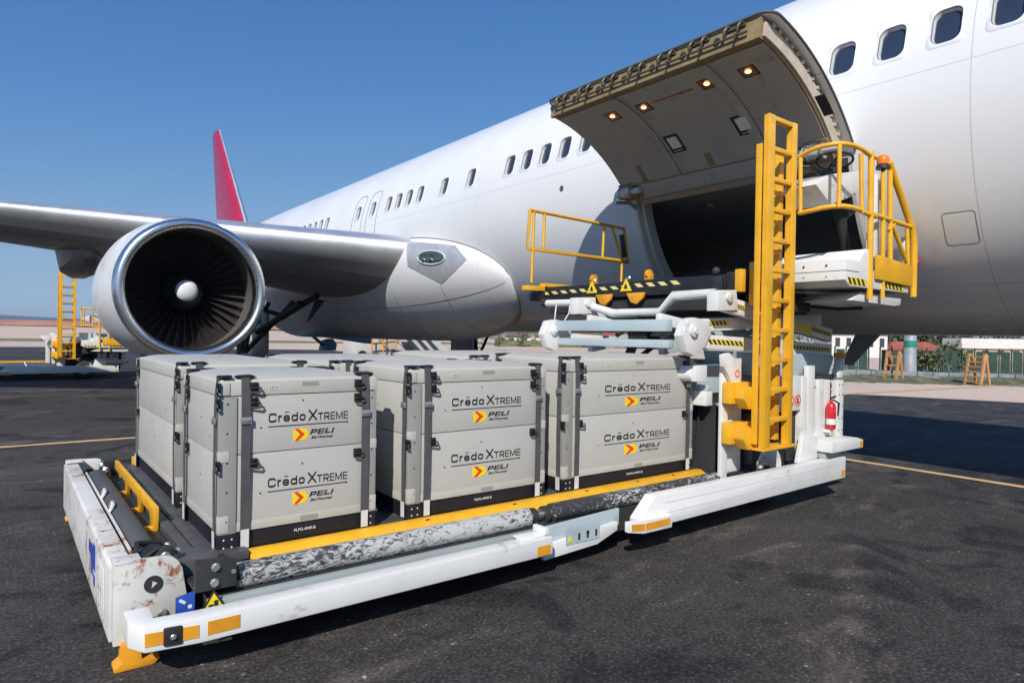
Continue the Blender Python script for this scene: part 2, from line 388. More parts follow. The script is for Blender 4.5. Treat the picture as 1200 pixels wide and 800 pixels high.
def fuse_mat():
    m, nt, p, co = base('airliner_white_gloss')
    n1 = noise(nt, co, .5, 5, .6); mp = N(nt, 'Mapping'); mp.inputs['Scale'].default_value = (1, .35, 2.5); nt.links.new(co, mp.inputs[0])
    n2 = noise(nt, mp.outputs[0], 1.3, 6, .65)
    c = mixc(nt, ramp(nt, n1, .3, .7), (.81, .81, .815), (.85, .85, .85))
    c = mixc(nt, ramp(nt, n2, .5, .85, 0, .08), c, (.6, .6, .6))
    sx = N(nt, 'SeparateXYZ'); nt.links.new(co, sx.inputs[0]); y, z = sx.outputs[1], sx.outputs[2]
    seam = None
    for v, ax, wd in ((2.64-10, y, .006), (12.0-10, y, .004), (19.6-10, y, .004), (26.2-10, y, .005), (-3-10, y, .005), (4.995, z, .005), (2.62, z, .004), (6.6, z, .003)):
        s = math_(nt, 'COMPARE', ax, v, wd); seam = s if seam is None else math_(nt, 'MAXIMUM', seam, s)
    c = mixc(nt, math_(nt, 'MULTIPLY', seam, .45), c, (.3, .3, .31))
    nt.links.new(c, p.inputs['Base Color'])
    nt.links.new(ramp(nt, n1, .3, .8, .25, .3), p.inputs['Roughness']); p.inputs['Coat Weight'].default_value = .25; p.inputs['Coat Roughness'].default_value = .12
    return m
MT['fuse'] = fuse_mat()
MT['wgrey'] = M('wing_grey_paint', (.30, .305, .31), .42, var=.08, vs=.7, dirt=((.2, .195, .19), .2, 1.2))
MT['polish'] = M('polished_metal_skin', (.82, .83, .84), .42, metal=.85, var=.05, vs=.5, rvar=.05)
MT['lipm'] = M('engine_lip_metal', (.76, .77, .79), .27, metal=1, var=.04, vs=.8, rvar=.03)
MT['nacelle'] = M('nacelle_white_paint', (.74, .74, .75), .34, var=.05, vs=1, dirt=((.5, .48, .46), .15, 2), coat=.2)
MT['liner'] = M('inlet_liner_grey', (.34, .32, .30), .4, metal=.7, var=.12, vs=4)
MT['blade'] = M('fan_blade_titanium', (.20, .175, .16), .38, metal=.75, var=.15, vs=4)
MT['tailred'] = M('crimson_tail_paint', (.42, .016, .06), .4, var=.06, vs=.6, coat=.2)
MT['reveal'] = M('window_reveal', (.6, .6, .6), .4)
MT['pane'] = M('cabin_window_glass', (.03, .045, .075), .08, var=.1, coat=.4)
MT['seamdark'] = M('seam_sealant', (.2, .2, .21), .6)
MT['ochre'] = M('primer_ochre', (.27, .20, .10), .6, var=.2, vs=5, dirt=((.14, .1, .055), .4, 8))
MT['liner_d'] = M('cargo_liner_grey', (.43, .395, .355), .6, var=.1, vs=2, dirt=((.22, .2, .18), .3, 4))
MT['hold'] = M('hold_lining', (.48, .47, .45), .7, var=.12, vs=1.5)
MT['jamb'] = M('door_jamb_grey', (.60, .60, .56), .5, var=.08, vs=3)
MT['beige'] = M('door_edge_primer', (.55, .47, .38), .55, var=.12, vs=8)
MT['bronze'] = M('latch_bronze', (.17, .14, .10), .45, metal=.6, var=.2, vs=9)
MT['seal'] = M('door_seal', (.10, .105, .11), .6)
WY = [4.07-.578*k for k in range(13)]+[9.244-.5685*k for k in range(1, 9)]+[9.244, 9.81, 10.375, 10.946, 12.383, 13.53, 14.677, 15.25, 15.82, 16.396, 17.371, 18.345]+[20.764+.532*k for k in range(12)]
WZ = ZC+.747; WHY, WHZ = .165, .222
# ---- fuselage skin
def sect(y):
    if y < 0:
        t = min(1, -y/9.2); k = math.sqrt(max(0, 1-t**2.2)); return FA*k, FB*k*(1-.0*t), ZC-.75*t**1.6
    if y <= 27: return FA, FB, ZC
    t = (y-27)/20.5; top = ZC+FB-.35*t*t; bot = ZC-FB+4.25*t**1.55; k = 1-.83*t**1.7
    return FA*k, (top-bot)/2, (top+bot)/2
def build_fuselage():
    ys = set([round(DY0, 4), round(DY1, 4)])
    for y in WY: ys.add(round(y-WHY, 4)); ys.add(round(y+WHY, 4))
    y = -9.2
    for k in range(13): ys.add(round(-9.2*(1-(k/12)**1.7), 4))
    for k in range(0, 28): ys.add(float(k)+.013)
    for k in range(1, 30): ys.add(round(27+k*20.5/29, 4))
    ys = sorted(ys); out = [ys[0]]
    for v in ys[1:]:
        if v-out[-1] > 1e-3: out.append(v)
    ys = out
    th = set()
    for z in (SILL, HEAD, WZ-WHZ, WZ+WHZ): th.add(round(math.asin((z-ZC)/FB), 5))
    key = sorted(th)
    for k in range(96):
        a = -math.pi/2+2*math.pi*k/96
        if min(abs(a-q) for q in key) > .012: th.add(round(a, 5))
    th = sorted(th)
    rows = []
    for y in ys:
        A, B, zc = sect(y); rows.append([Vector((XC-A*math.cos(t), y, zc+B*math.sin(t))) for t in th])
    n = len(th); m = MB(); m.v = [p for r in rows for p in r]
    for i in range(len(ys)-1):
        ym = (ys[i]+ys[i+1])/2
        win = any(abs(ym-w_) < WHY for w_ in WY)
        for j in range(n):
            j2 = (j+1) % n
            if j2:
                zm = ZC+FB*math.sin((th[j]+th[j2])/2); tm = (th[j]+th[j2])/2
                if abs(tm) < math.pi/2:
                    if DY0 < ym < DY1 and SILL < zm < HEAD: continue
                    if win and abs(zm-WZ) < WHZ: continue
            m.f.append((i*n+j, (i+1)*n+j, (i+1)*n+j2, i*n+j2)); m.mi.append(0)
    m.f.append(tuple((len(ys)-1)*n+j for j in range(n))); m.mi.append(0)
    return m.build('fuselage', MT['fuse'], plane, smooth=60)
fus = build_fuselage()
# ---- cabin windows (one frame and one pane each)
def rrect(hx, hz, r, n=5):
    pts = []
    sub_ = 1
    for cx, cz, a0 in ((hx-r, hz-r, 0), (-hx+r, hz-r, 90), (-hx+r, -hz+r, 180), (hx-r, -hz+r, 270)):
        for k in range(n+1):
            a = R_(a0+90*k/n); pts.append((cx+r*math.cos(a), cz+r*math.sin(a)))
    return pts
def window_meshes():
    loops = [(rrect(.196, .252, .062), .0), (rrect(.193, .249, .062), .0025), (rrect(.152, .208, .10), .0025), (rrect(.142, .198, .095), -.012), (rrect(.132, .186, .088), -.06)]
    f = MB(); n = len(loops[0][0])
    rings = [[fz(WZ+v, u, nn_) for u, v in lp] for lp, nn_ in loops]
    for k in range(len(rings)-1):
        o = len(f.v); f.add(rings[k]+rings[k+1], [(j, (j+1) % n, n+(j+1) % n, n+j) for j in range(n)], (0, 0, 2, 1)[k])
    org = fz(WZ, 0, 0)
    fm = f.mesh('window_frame', [MT['fuse'], MT['reveal'], MT['seamdark']], org, smooth=50)
    g = MB(); g.add([fz(WZ+v, u, -.055) for u, v in loops[-1][0]], [tuple(range(n))])
    pm = g.mesh('pane', MT['pane'], org, smooth=80)
    return fm, pm, org
wfm, wpm, worg = window_meshes()
for y in WY:
    f = inst('cabin_window', wfm, plane, (worg.x, y, worg.z))
    p_ = link('pane', wpm, f)
# ---- overwing exits and small skin details
def skin_loop(name, pts, n, w_, mat, parent):
    """thin raised seam that follows a closed outline (y, z) on the skin"""
    dense = []
    for k in range(len(pts)):
        (a0, b0), (a1, b1) = pts[k], pts[(k+1) % len(pts)]; m_ = max(1, int(math.hypot(a1-a0, b1-b0)/.06)); dense += [(a0+(a1-a0)*q/m_, b0+(b1-b0)*q/m_) for q in range(m_)]
    b = MB(); b.tube([fz(z, y, n) for y, z in dense], w_, 5, closed=True); return b.build(name, mat, parent, smooth=80)
for y in (17.371, 18.345):
    skin_loop('overwing_exit_outline', [(y+u, WZ-.13+v) for u, v in rrect(.33, .66, .2, 5)], .0, .011, MT['seamdark'], plane)
skin_loop('service_hatch_outline', [(2.84+u, 3.235+v) for u, v in rrect(.165, .17, .03, 2)], -.001, .004, MT['seamdark'], plane)
b = MB(); q = onF(658, 221); b.lathe([(.035, .004), (.05, .006), (.058, 0)], q, (fz(q.z, q.y, 1)-fz(q.z, q.y, 0)), 16, capa=True)
b.build('static_port', MT['seal'], plane)
b = MB()
b.prism([(4.55, 2.06), (4.95, 2.04), (5.16, 1.55), (5.0, 1.53)], 'x', XC-.02, XC+.02); b.build('drain_mast', MT['wgrey'], plane, bevel=.006)
# ---- cargo hold seen through the opening
b = MB(); xi = 12.9
prof = [(fz(SILL-.02, 0, -.12).x, SILL), (xi, SILL), (xi+.15, 3.1), (xi, 4.15), (8.75, 4.28), (8.45, HEAD+.03)]
b.grid([[(x, DY0-2.6, z) for x, z in prof], [(x, DY1+4, z) for x, z in prof]], flip=True)
for yy in (DY0-2.6, DY1+4): b.add([(x, yy, z) for x, z in prof], [tuple(range(len(prof)))])
b.build('cargo_hold', MT['hold'], plane, fix=False, smooth=20)
b = MB()
for yy in (DY0-1.2, DY1+1.0):   # hold side linings beside the opening
    pass
for k, (px_, py_) in enumerate(((781, 254), (875, 238))):
    q = onZ(px_, py_, 4.19) if False else None
# jamb round the opening: a reveal 0.16 m deep following the skin
def jamb():
    b = MB(); zs = [SILL+(HEAD-SILL)*k/14 for k in range(15)]
    for yy, s in ((DY0, 1), (DY1, -1)):
        out = [fz(z, yy, .004) for z in zs]; inn = [fz(z, yy+s*.015, -.10) for z in zs]; far = [fz(z, yy+s*.05, -.12) for z in zs]; back = [fz(z, yy+s*.055, -.30) for z in zs]
        lip = [fz(z, yy-s*.05, .005) for z in zs]
        b.grid([lip, out, inn, far, back])
    for z, s in ((SILL, 1), (HEAD, -1)):
        yv = [DY0+(DY1-DY0)*k/6 for k in range(7)]
        rows = [[fz(z-s*.04, y, .005) for y in yv], [fz(z, y, .004) for y in yv], [fz(z+s*.01, y, -.10) for y in yv], [fz(z+s*.09, y, -.13) for y in yv], [fz(z+s*.09, y, -.32) for y in yv]]
        b.grid(rows)
    return b.build('door_jamb', MT['jamb'], plane, smooth=30)
jamb()
for yy in (DY1+.05, DY0-.05):  # rounded corner gussets of the opening
    pass
for y in (4.9, 6.9):
    b = MB(); b.lathe([(.07, 0), (.07, .03), (.05, .045)], (9.6, y, 4.235), (0, 0, -1), 14, capb=True); b.build('hold_lamp', MT['jamb'], plane)
# ---- cargo door, raised
TH0 = math.asin((HEAD+.04-ZC)/FB); TH1 = math.asin((SILL-ZC)/FB)
HG, TIP = Vector((8.26, 4.27)), Vector((6.35, 5.42)); CY0, CY1 = 3.86, 7.48
def darc(s):
    t = TH0+(TH1-TH0)*s; return Vector((XC-FA*math.cos(t), ZC+FB*math.sin(t)))
_c0 = darc(1)-darc(0); _c1 = TIP-HG; _k = _c1.length/_c0.length
_ang = math.atan2(_c1.y, _c1.x)-math.atan2(_c0.y, _c0.x)
def D(s, n, y):
    """door point: s 0 at hinge .. 1 at tip, n depth from the outer skin inwards, y along the fuselage"""
    p = darc(s); q = (darc(min(1.2, s+.01))-darc(s-.01)).normalized(); nrm = Vector((-q.y, q.x))
    v = (p-darc(0))*_k
    c, sn = math.cos(_ang), math.sin(_ang)
    rot = lambda a: Vector((a.x*c-a.y*sn, a.x*sn+a.y*c))
    if nrm.x < 0: nrm = -nrm                              # inwards, towards the cabin when closed
    w_ = HG+rot(v)+rot(nrm)*n
    return Vector((w_.x, y, w_.y))
def dpix(x, y, n=.2):
    best = None
    for i in range(0, 61):
        for j in range(0, 61):
            s = i/60; yy = CY0+(CY1-CY0)*j/60; q = pj(D(s, n, yy)); e = (q[0]-x)**2+(q[1]-y)**2
            if best is None or e < best[0]: best = (e, s, yy)
    return best[1], best[2]
door = link('cargo_door', None, plane) if False else None
def dgrid(b, s0, s1, n, y0, y1, ns=14, ny=1, mi=0):
    b.grid([[D(s0+(s1-s0)*i/ns, n, y0+(y1-y0)*j/ny) for j in range(ny+1)] for i in range(ns+1)], mi); return b
def dslab(b, s0, s1, n0, n1, y0, y1, ns=14, mi=0):
    """closed curved slab"""
    V = []; Fc = []
    for i in range(ns+1):
        s = s0+(s1-s0)*i/ns; V += [D(s, n0, y0), D(s, n0, y1), D(s, n1, y1), D(s, n1, y0)]
    for i in range(ns):
        for k in range(4): Fc.append((i*4+k, i*4+(k+1) % 4, (i+1)*4+(k+1) % 4, (i+1)*4+k))
    Fc += [(3, 2, 1, 0), (ns*4, ns*4+1, ns*4+2, ns*4+3)]
    return b.add(V, Fc, mi)
# outer skin with rounded tip corners
b = MB(); rc = .16; rows = []
def tipy(s):
    d = (1-s)*2.2
    return 0 if d > rc else rc-math.sqrt(max(0, rc*rc-(rc-d)**2))
ss = [k/16*.9 for k in range(17)]+[.93, .95, .97, .985, .995, 1]
top = [[D(s, 0, CY0+tipy(s)), D(s, 0, CY1-tipy(s))] for s in ss]; bot = [[D(s, .035, CY0+tipy(s)), D(s, .035, CY1-tipy(s))] for s in ss]
V = [];
for a, c in zip(top, bot): V += [a[0], a[1], c[1], c[0]]
Fc = []
for i in range(len(ss)-1):
    for k in range(4): Fc.append((i*4+k, i*4+(k+1) % 4, (i+1)*4+(k+1) % 4, (i+1)*4+k))
e = (len(ss)-1)*4; Fc += [(3, 2, 1, 0), (e, e+1, e+2, e+3)]
b.add(V, Fc); door = b.build('cargo_door', MT['fuse'], plane, smooth=40)
b = MB(); lp = [D(s, .02, CY0+tipy(s)-.006) for s in ss]+[D(s, .02, CY1-tipy(s)+.006) for s in reversed(ss)]
b.tube(lp, .017, 6); b.build('edge_seal', MT['seal'], door, smooth=80)
b = MB(); dslab(b, .02, .965, .036, .27, CY0+.13, CY1-.13, 16); b.build('door_frame', MT['ochre'], door)
b = MB()
for k in range(15):
    s = .06+k*.06; c = D(s, .075, CY0+.105); b.box(c-Vector((.025, .02, .02)), c+Vector((.025, .03, .02)))
dslab(b, .05, .96, .085, .245, CY0+.10, CY0+.128, 16); b.build('edge_bracket', MT['beige'], door)
# liner panels with ribs between
ysp = [CY0+.15, CY0+.88, CY0+1.02, CY0+2.30, CY0+2.40, CY1-.15]
for k in range(5):
    b = MB(); rib = k in (1, 3)
    dslab(b, .14, .93, .272, .283 if not rib else .297, ysp[k]+.004, ysp[k+1]-.004, 14); b.build('liner_rib' if rib else 'liner_panel', MT['liner_d'], door, bevel=.004)
b = MB(); dslab(b, .02, .13, .272, .285, CY0+.5, CY1-.5, 4); b.build('hinge_cover', MT['liner_d'], door, bevel=.003)
# tip: ochre edge beam, latch hooks, torque tube
b = MB(); dslab(b, .966, .99, .036, .285, CY0+.12, CY1-.12, 2); b.build('tip_beam', MT['ochre'], door)
b = MB(); b.tube([D(1.01, .19, CY0+.25), D(1.01, .19, CY1-.25)], .014, 8)
b.build('torque_tube', MT['bronze'], door, smooth=60)
for k in range(7):
    y = CY0+.42+k*.468; b = MB()
    for dy in (-.10, .07):
        b.tube([D(.99, .05, y+dy), D(1.015, .055, y+dy+.015), D(1.03, .12, y+dy+.03), D(1.012, .19, y+dy+.05)], [.012, .016, .016, .012], 7)
    b.bar(D(.995, .075, y-.12), D(.995, .075, y+.12), .03, .035)
    b.tube([D(1.0, .18, y-.05), D(1.03, .2, y-.045), D(1.02, .235, y-.04)], .012, 6)
    b.build('latch_hook', MT['bronze'], door, smooth=60)
    b = MB(); c = D(.993, .15, y+.24); b.lathe([(.045, 0), (.045, .006)], c, (D(1.05, .15, y)-D(1.0, .15, y)), 14, capb=True); b.build('lightening_hole', MT['void'], door)
for k in range(12):
    y = CY0+.3+k*.28; b = MB(); b.ball(D(.985, .03, y), .015, 8); b.build('rivet_stud', MT['bolt'], door)
lampm = bpy.data.materials.new('lit_lamp'); lampm.use_nodes = True; _p = lampm.node_tree.nodes['Principled BSDF']
_p.inputs['Base Color'].default_value = (.9, .7, .5, 1); _p.inputs['Emission Color'].default_value = (1, .62, .32, 1); _p.inputs['Emission Strength'].default_value = 2.2
MT['copper'] = M('lamp_reflector', (.55, .26, .10), .35, metal=.6)
for x, y in ((718, 138), (754, 126), (829, 100), (877, 83)):
    s, yy = dpix(x, y, .285); b = MB(); dslab(b, s-.035, s+.035, .2835, .2885, yy-.085, yy+.085, 2); f = b.build('door_lamp', MT['copper'], door)
    b = MB(); dslab(b, s-.045, s+.045, .2835, .286, yy-.105, yy+.105, 2); b.build('lamp_bezel', MT['dark'], f)
    b = MB(); b.ball(D(s+.005, .294, yy), .038, 12, sc=(1, 1, .5)); b.build('bulb', lampm, f)
MT['hwhite'] = M('vent_and_spinner_white', (.78, .78, .78), .3)
for x, y in ((792, 168), (871, 147)):
    s, yy = dpix(x, y, .285)
    b = MB(); dslab(b, s-.075, s+.075, .2835, .288, yy-.11, yy+.13, 2); f = b.build('vent_recess', MT['void'], door)
    b = MB(); dslab(b, s-.035, s+.06, .29, .315, yy-.085, yy+.075, 3); b.build('vent_white_plate', MT['hwhite'], f, bevel=.02, seg=3)  # white plate stands in for bright fuselage seen through an open vent door
    b = MB(); b.bar(D(s-.058, .293, yy-.07), D(s-.058, .293, yy+.08), .018, .01); b.build('latch_handle', MT['bolt'], f, bevel=.003)
for x, y, hs, hy in ((830, 187, .05, .05), (966, 124, .07, .06), (752, 203, .07, .05), (735, 128, .03, .05)):
    s, yy = dpix(x, y, .285); b = MB(); dslab(b, s-hs, s+hs, .2835, .2865, yy-hy, yy+hy, 2); b.build('access_slot', MT['ochre'] if x != 966 else MT['dark'], door)
s, yy = dpix(787, 112, .285); b = MB(); dslab(b, s-.008, s+.008, .2835, .286, yy-.32, yy+.32, 2); b.build('scuffed_strip', MT['copper'], door)
# hinge arms, actuators at both ends
for yy, sg in ((CY1-.22, 1), (CY0+.30, -1)):
    b = MB(); a0 = D(.10, .33, yy); b.tube([a0+Vector((0, -.30, 0)), a0+Vector((0, -.10, 0))], .05, 14); b.tube([a0+Vector((0, -.10, 0)), a0+Vector((0, .14, 0))], .085, 16)
    b.tube([a0+Vector((0, .14, 0)), a0+Vector((0, .20, 0))], .05, 12); b.build('door_actuator', MT['jamb'], door, bevel=.006)
    for dy in (-.13, .07):
        b = MB(); b.tube([a0+Vector((0, dy, 0)), a0+Vector((0, dy+.035, 0))], .105, 18); b.build('actuator_clamp', MT['bolt'], door, bevel=.006)
    b = MB(); h = Vector((HG.x, yy, HG.y))
    b.tube([a0+Vector((-.02, .18, .02)), a0+Vector((-.05, .2, -.13)), h+Vector((-.10, .2, -.12)), h+Vector((.06, .18, -.2)), h+Vector((.2, .16, -.22))], .032, 10)
    b.build('hinge_arm', MT['steel'], door, smooth=60)
    b = MB(); dslab(b, .015, .16, .272, .295, yy-.17, yy+.12, 3); b.build('hinge_plate', MT['ochre'], door, bevel=.004)
b = MB(); b.tube([(HG.x+.03, CY0+.1, HG.y-.02), (HG.x+.03, CY1-.1, HG.y-.02)], .03, 8); b.build('hinge_tube', MT['jamb'], door, smooth=60)

# ---- wing
LE0 = Vector((8.2, 14.65, 4.1))
def foil(x):
    """airfoil section of the near wing at station X: list of (u along chord 0..1, upper z, lower z)"""
    t = (8.6-x)/22.0; chord = 9.6-7.2*min(1, t*1.15)+(1.6*(1-t)**6); le = LE0+Vector((x-8.2, (8.2-x)*.613, (8.2-x)*.085))
    th = .155-.05*t; tw = R_(2.2-2.2*t)
    return chord, le, th, tw
def fpt(x, u, side):
    chord, le, th, tw = foil(x)
    yt = 5*th*(.2969*math.sqrt(u)-.126*u-.3516*u*u+.2843*u**3-.1015*u**4)*chord
    cam_ = .012*chord*math.sin(math.pi*u)
    z = (yt*.72 if side > 0 else -yt*1.22)+cam_*.3-math.tan(tw)*u*chord
    return Vector((x, le.y+u*chord, le.z+z))
us = [0, .002, .006, .012, .022, .036, .055, .08]
xs = [8.9, 8.2, 7, 6, 5, 4, 3, 2, 1, 0, -1.5, -3, -5, -8, -12]
b = MB(); b.grid([[fpt(x, u, 1) for u in reversed(us)]+[fpt(x, u, -1) for u in us[1:]] for x in xs], flip=True)
wing = b.build('wing', MT['polish'], plane, smooth=70)          # polished leading edge; the painted box hangs on it
ub = [.08, .11, .16, .23, .32, .42, .54, .66, .78, .9, 1.0]
for sd_, nm in ((1, 'upper_skin'), (-1, 'lower_skin')):
    b = MB(); b.grid([[fpt(x, u, sd_)+Vector((0, .001, -.004*sd_)) for u in ub] for x in xs], flip=(sd_ < 0)); b.build(nm, MT['wgrey'], wing, smooth=60)
b = MB()
for u in (.16,): b.tube([fpt(x, u, -1) for x in xs[1:11]], .008, 4)
for x in (7.2, 6.1, 5.0): b.tube([fpt(x, u, -1) for u in ub[:8]], .006, 4)
b.build('panel_seam', MT['seamdark'], wing, smooth=80)
for x0, w_, L in ((1.75, .62, 4.6), (5.2, .45, 4.4), (-3.2, .4, 3.8)):
    b = MB(); c = fpt(x0, .60, -1); rows_f = []
    for k in range(9):
        t = k/8; y_ = c.y-2.2+t*L; hw = w_*min(1, .25+2.2*t)*(1-.75*max(0, t-.55)/.45); z1 = c.z+.18-.03*t*L; z0 = z1-.35-.42*math.sin(math.pi*(.08+.8*t))
        rows_f.append([Vector((x0-hw, y_, z1)), Vector((x0-hw*.8, y_, z0+.16)), Vector((x0-hw*.3, y_, z0)), Vector((x0+hw*.3, y_, z0)), Vector((x0+hw*.8, y_, z0+.16)), Vector((x0+hw, y_, z1)), Vector((x0-hw, y_, z1))])
    b.grid(rows_f); b.add(rows_f[0][:-1], [tuple(range(6))]); b.add(rows_f[-1][:-1], [tuple(range(6))]); b.build('flap_track_fairing', MT['wgrey'], wing, smooth=40)
# ---- wing-body fairing
b = MB(); rows = []
Yf, Lf, Hf = 11.32, 5.2, .62; t0, t1 = R_(-12), R_(-83)
for i in range(26):
    u = i/25; y = Yf+(u**2)*16; k = 1 if y > Yf+Lf else math.sqrt(max(0, 1-((Yf+Lf-y)/Lf)**2))
    tc = R_(-35); up_ = R_(29)*k; dn = R_(52)*k; r = []
    for j in range(25):
        v = -1+2*j/24; t = tc+(up_*v if v > 0 else dn*v); h = Hf*k*math.sqrt(max(0, 1-v*v))-.012
        nx, nz = -math.cos(t)/FA, math.sin(t)/FB; L = math.hypot(nx, nz)
        r.append(Vector((XC-FA*math.cos(t)+nx/L*h, y, ZC+FB*math.sin(t)+nz/L*h)))
    rows.append(r)
b.grid(rows); fair = b.build('wing_body_fairing', MT['fuse'], plane, smooth=70)
def onfair(x, y, off=.012):
    best = None
    for r in rows[4:]:
        for q in r:
            p2 = pj(q); e = (p2[0]-x)**2+(p2[1]-y)**2
            if best is None or e < best[0]: best = (e, q)
    return best[1]
b = MB()
for idx in ((8, 0, 25),): pass
for i in (9, 13, 17): b.tube([rows[i][j]+Vector((-.003, 0, 0)) for j in range(1, 15)], .006, 4)
for j in (11,): b.tube([rows[i][j] for i in range(2, 24)], .006, 4)
edge = [fz(min(ZC+FB*.999, rows[i][24].z), rows[i][24].y, .002) for i in range(18, 0, -1)]+[fz(max(ZC-FB*.995, rows[i][0].z), rows[i][0].y, .002) for i in range(1, 17)]
b.tube(edge, .014, 5)
b.build('panel_seam', MT['seamdark'], fair, smooth=80)
# landing light under glass in the wing root
MT['lens'] = M('green_tinted_lens', (.05, .09, .08), .06, var=.2, vs=6, coat=.8)
from mathutils.bvhtree import BVHTree
_bv = BVHTree.FromPolygons([p for r in rows for p in r], [(i*25+j, i*25+j+1, (i+1)*25+j+1, (i+1)*25+j) for i in range(25) for j in range(24)])
def glove(u, v, off):
    d = ray(u, v).normalized(); hit = _bv.ray_cast(CAMP, d)
    if hit[0] is None: return None
    nrm = hit[1]
    if nrm.dot(d) > 0: nrm = -nrm
    return hit[0]+nrm*off
def patch(name, outline, off, mat, parent, n=10):
    """thin sheet lying on the fairing inside a four-sided outline of photo pixels"""
    L, R2 = outline; rws = []
    for i in range(n+1):
        t = i/n; f = lambda q: (lambda k, fr: (q[k][0]+(q[k+1][0]-q[k][0])*fr, q[k][1]+(q[k+1][1]-q[k][1])*fr))(min(int(t*(len(q)-1)), len(q)-2), t*(len(q)-1)-min(int(t*(len(q)-1)), len(q)-2))
        a_, b_ = f(L), f(R2); rws.append([glove(a_[0]+(b_[0]-a_[0])*j/n, a_[1]+(b_[1]-a_[1])*j/n, off) for j in range(n+1)])
    assert all(p is not None for r in rws for p in r)
    m_ = MB(); m_.grid(rws); return m_.build(name, mat, parent, smooth=80)
MT['glove'] = M('dull_metal_glove', (.62, .63, .64), .5, metal=.55, var=.1, vs=3)
gv = patch('root_glove', ([(477, 283), (477, 298), (478, 312)], [(534, 288), (547, 304), (518, 332)]), .012, MT['glove'], fair)
def ell(cx, cy, rx, ry, off, n=28): return [glove(cx+rx*math.cos(2*math.pi*k/n), cy+ry*math.sin(2*math.pi*k/n), off) for k in range(n)]
b = MB(); ring = ell(506, 302, 15, 7, .02); cen = glove(506, 302, .05); b.add(ring+[cen], [(k, (k+1) % 28, 28) for k in range(28)])
lamp = b.build('landing_light', MT['lens'], fair, smooth=80)
b = MB(); b.tube(ell(506, 302, 16, 7.8, .02), .022, 6, closed=True); b.build('light_bezel', MT['reveal'], lamp, smooth=80)
for px_ in (498, 507):
    b = MB(); c = glove(px_, 302, .045); b.lathe([(.0, .02), (.05, 0), (.08, -.03)], c, (.3, 1, 0), 14); b.build('light_reflector', MT['steel'], lamp, smooth=60)
# ---- engine
EC = Vector((2.82, 14.33, 2.70)); LY = -1.0
def rev(prof, n=64): return MB().lathe([(r, t) for r, t in prof], EC, (0, 1, 0), n)
eng = rev([(1.325, LY+.16), (1.375, LY+.5), (1.42, LY+1.0), (1.44, LY+1.7), (1.40, LY+2.6), (1.25, LY+3.6), (1.05, LY+4.4), (1.0, LY+4.4)]).build('engine', MT['nacelle'], plane, smooth=60)
lip = []
for k in range(15):
    a = math.pi*k/14; lip.append((1.222-math.cos(a)*-.10 if False else 1.222+.103*math.cos(a), LY+.16-.16*math.sin(a)))
rev(lip+[(1.115, LY+.3), (1.135, LY+.36)]).build('intake_lip', MT['lipm'], eng, smooth=70)
rev([(1.136, LY+.361), (1.17, LY+.6), (1.185, LY+.95), (1.185, LY+1.3)]).build('intake_liner', MT['liner'], eng, smooth=60)
rev([(1.325, LY+.155), (1.33, LY+.168)], 64).build('lip_joint', MT['seamdark'], eng)
bl = MB(); nb = 38
for k in range(9):
    pass
rows_b = []
for i in range(9):
    t = i/8; r = .36+t*(1.165-.36); st = R_(22+42*t); ch = .13+.085*t; cur = .012
    row = []
    for j in range(6):
        u = -1+2*j/5; bow = .025*(1-u*u)
        ty = -math.cos(st)*u*ch+bow*math.sin(st); tx = math.sin(st)*u*ch+bow*math.cos(st)
        row.append(Vector((tx*1.0, ty+.12, r)))
    rows_b.append(row)
bl.grid(rows_b); bme = bl.mesh('fan_blade', MT['blade'], smooth=60)
for k in range(nb): inst('fan_blade', bme, eng, EC, (0, 2*math.pi*k/nb, 0))
rev([(0, .40), (1.18, .40)], 48).build('fan_backing', MT['void'], eng)
rev([(.205, -.28), (.28, -.16), (.37, .05), (.38, .3)], 40).build('spinner', MT['black'], eng, smooth=70)
rev([(0.0, -.365), (.08, -.36), (.15, -.335), (.195, -.297), (.207, -.275)], 32).build('spinner_cap', MT['hwhite'], eng, smooth=70)
b = MB(); b.prism([(EC.y+.6, EC.z+1.3), (EC.y+4.2, EC.z+1.75), (EC.y+6.5, EC.z+1.55), (EC.y+5.2, EC.z+.5), (EC.y+2.8, EC.z+.9)], 'x', EC.x-.2, EC.x+.2)
b.build('pylon', MT['nacelle'], plane, bevel=.08, seg=3)
b = MB(); b.prism([(1.34, .85), (1.56, 1.05), (1.58, 1.02), (1.44, .78)], 'y', 0, .45)
for v in range(len(b.v)): b.v[v] = EC+Vector((b.v[v].x-.28, b.v[v].y+.2, b.v[v].z-.2))
b.build('nacelle_strake', MT['nacelle'], eng)
# ---- tail
def fin(name, pts_le, pts_te, thick, mat, parent, horiz=False):
    b = MB(); rows = []
    for (l, t, th) in zip(pts_le, pts_te, thick):
        l, t = Vector(l), Vector(t); r = []
        for u, f in ((0, 0), (.03, .45), (.12, .85), (.32, 1), (.65, .62), (1, .03), (.65, -.62), (.32, -1), (.12, -.85), (.03, -.45), (0, 0)):
            o = Vector((0, 0, f*th)) if horiz else Vector((f*th, 0, 0)); r.append(l.lerp(t, u)+o)
        rows.append(r)
    b.grid(rows); b.add([p for p in rows[-1][:-1]], [tuple(range(len(rows[-1])-1))]); return b.build(name, mat, parent, smooth=50)
ft, fb = onX(257.5, 153, XC), onX(290.5, 268, XC); tt, tb = onX(249, 160, XC), onX(254, 266, XC)
tail = fin('tail_fin', [(XC, fb.y-.7, fb.z-.75), fb, ft], [(XC, tb.y+.3, fb.z-.75), tb, tt], [.45, .42, .16], MT['tailred'], plane)
b = MB(); b.tube([fb+Vector((-.02, -.04, 0)), ft+Vector((0, -.03, 0))], [.10, .06], 8); b.build('fin_leading_edge', MT['polish'], tail, smooth=70)
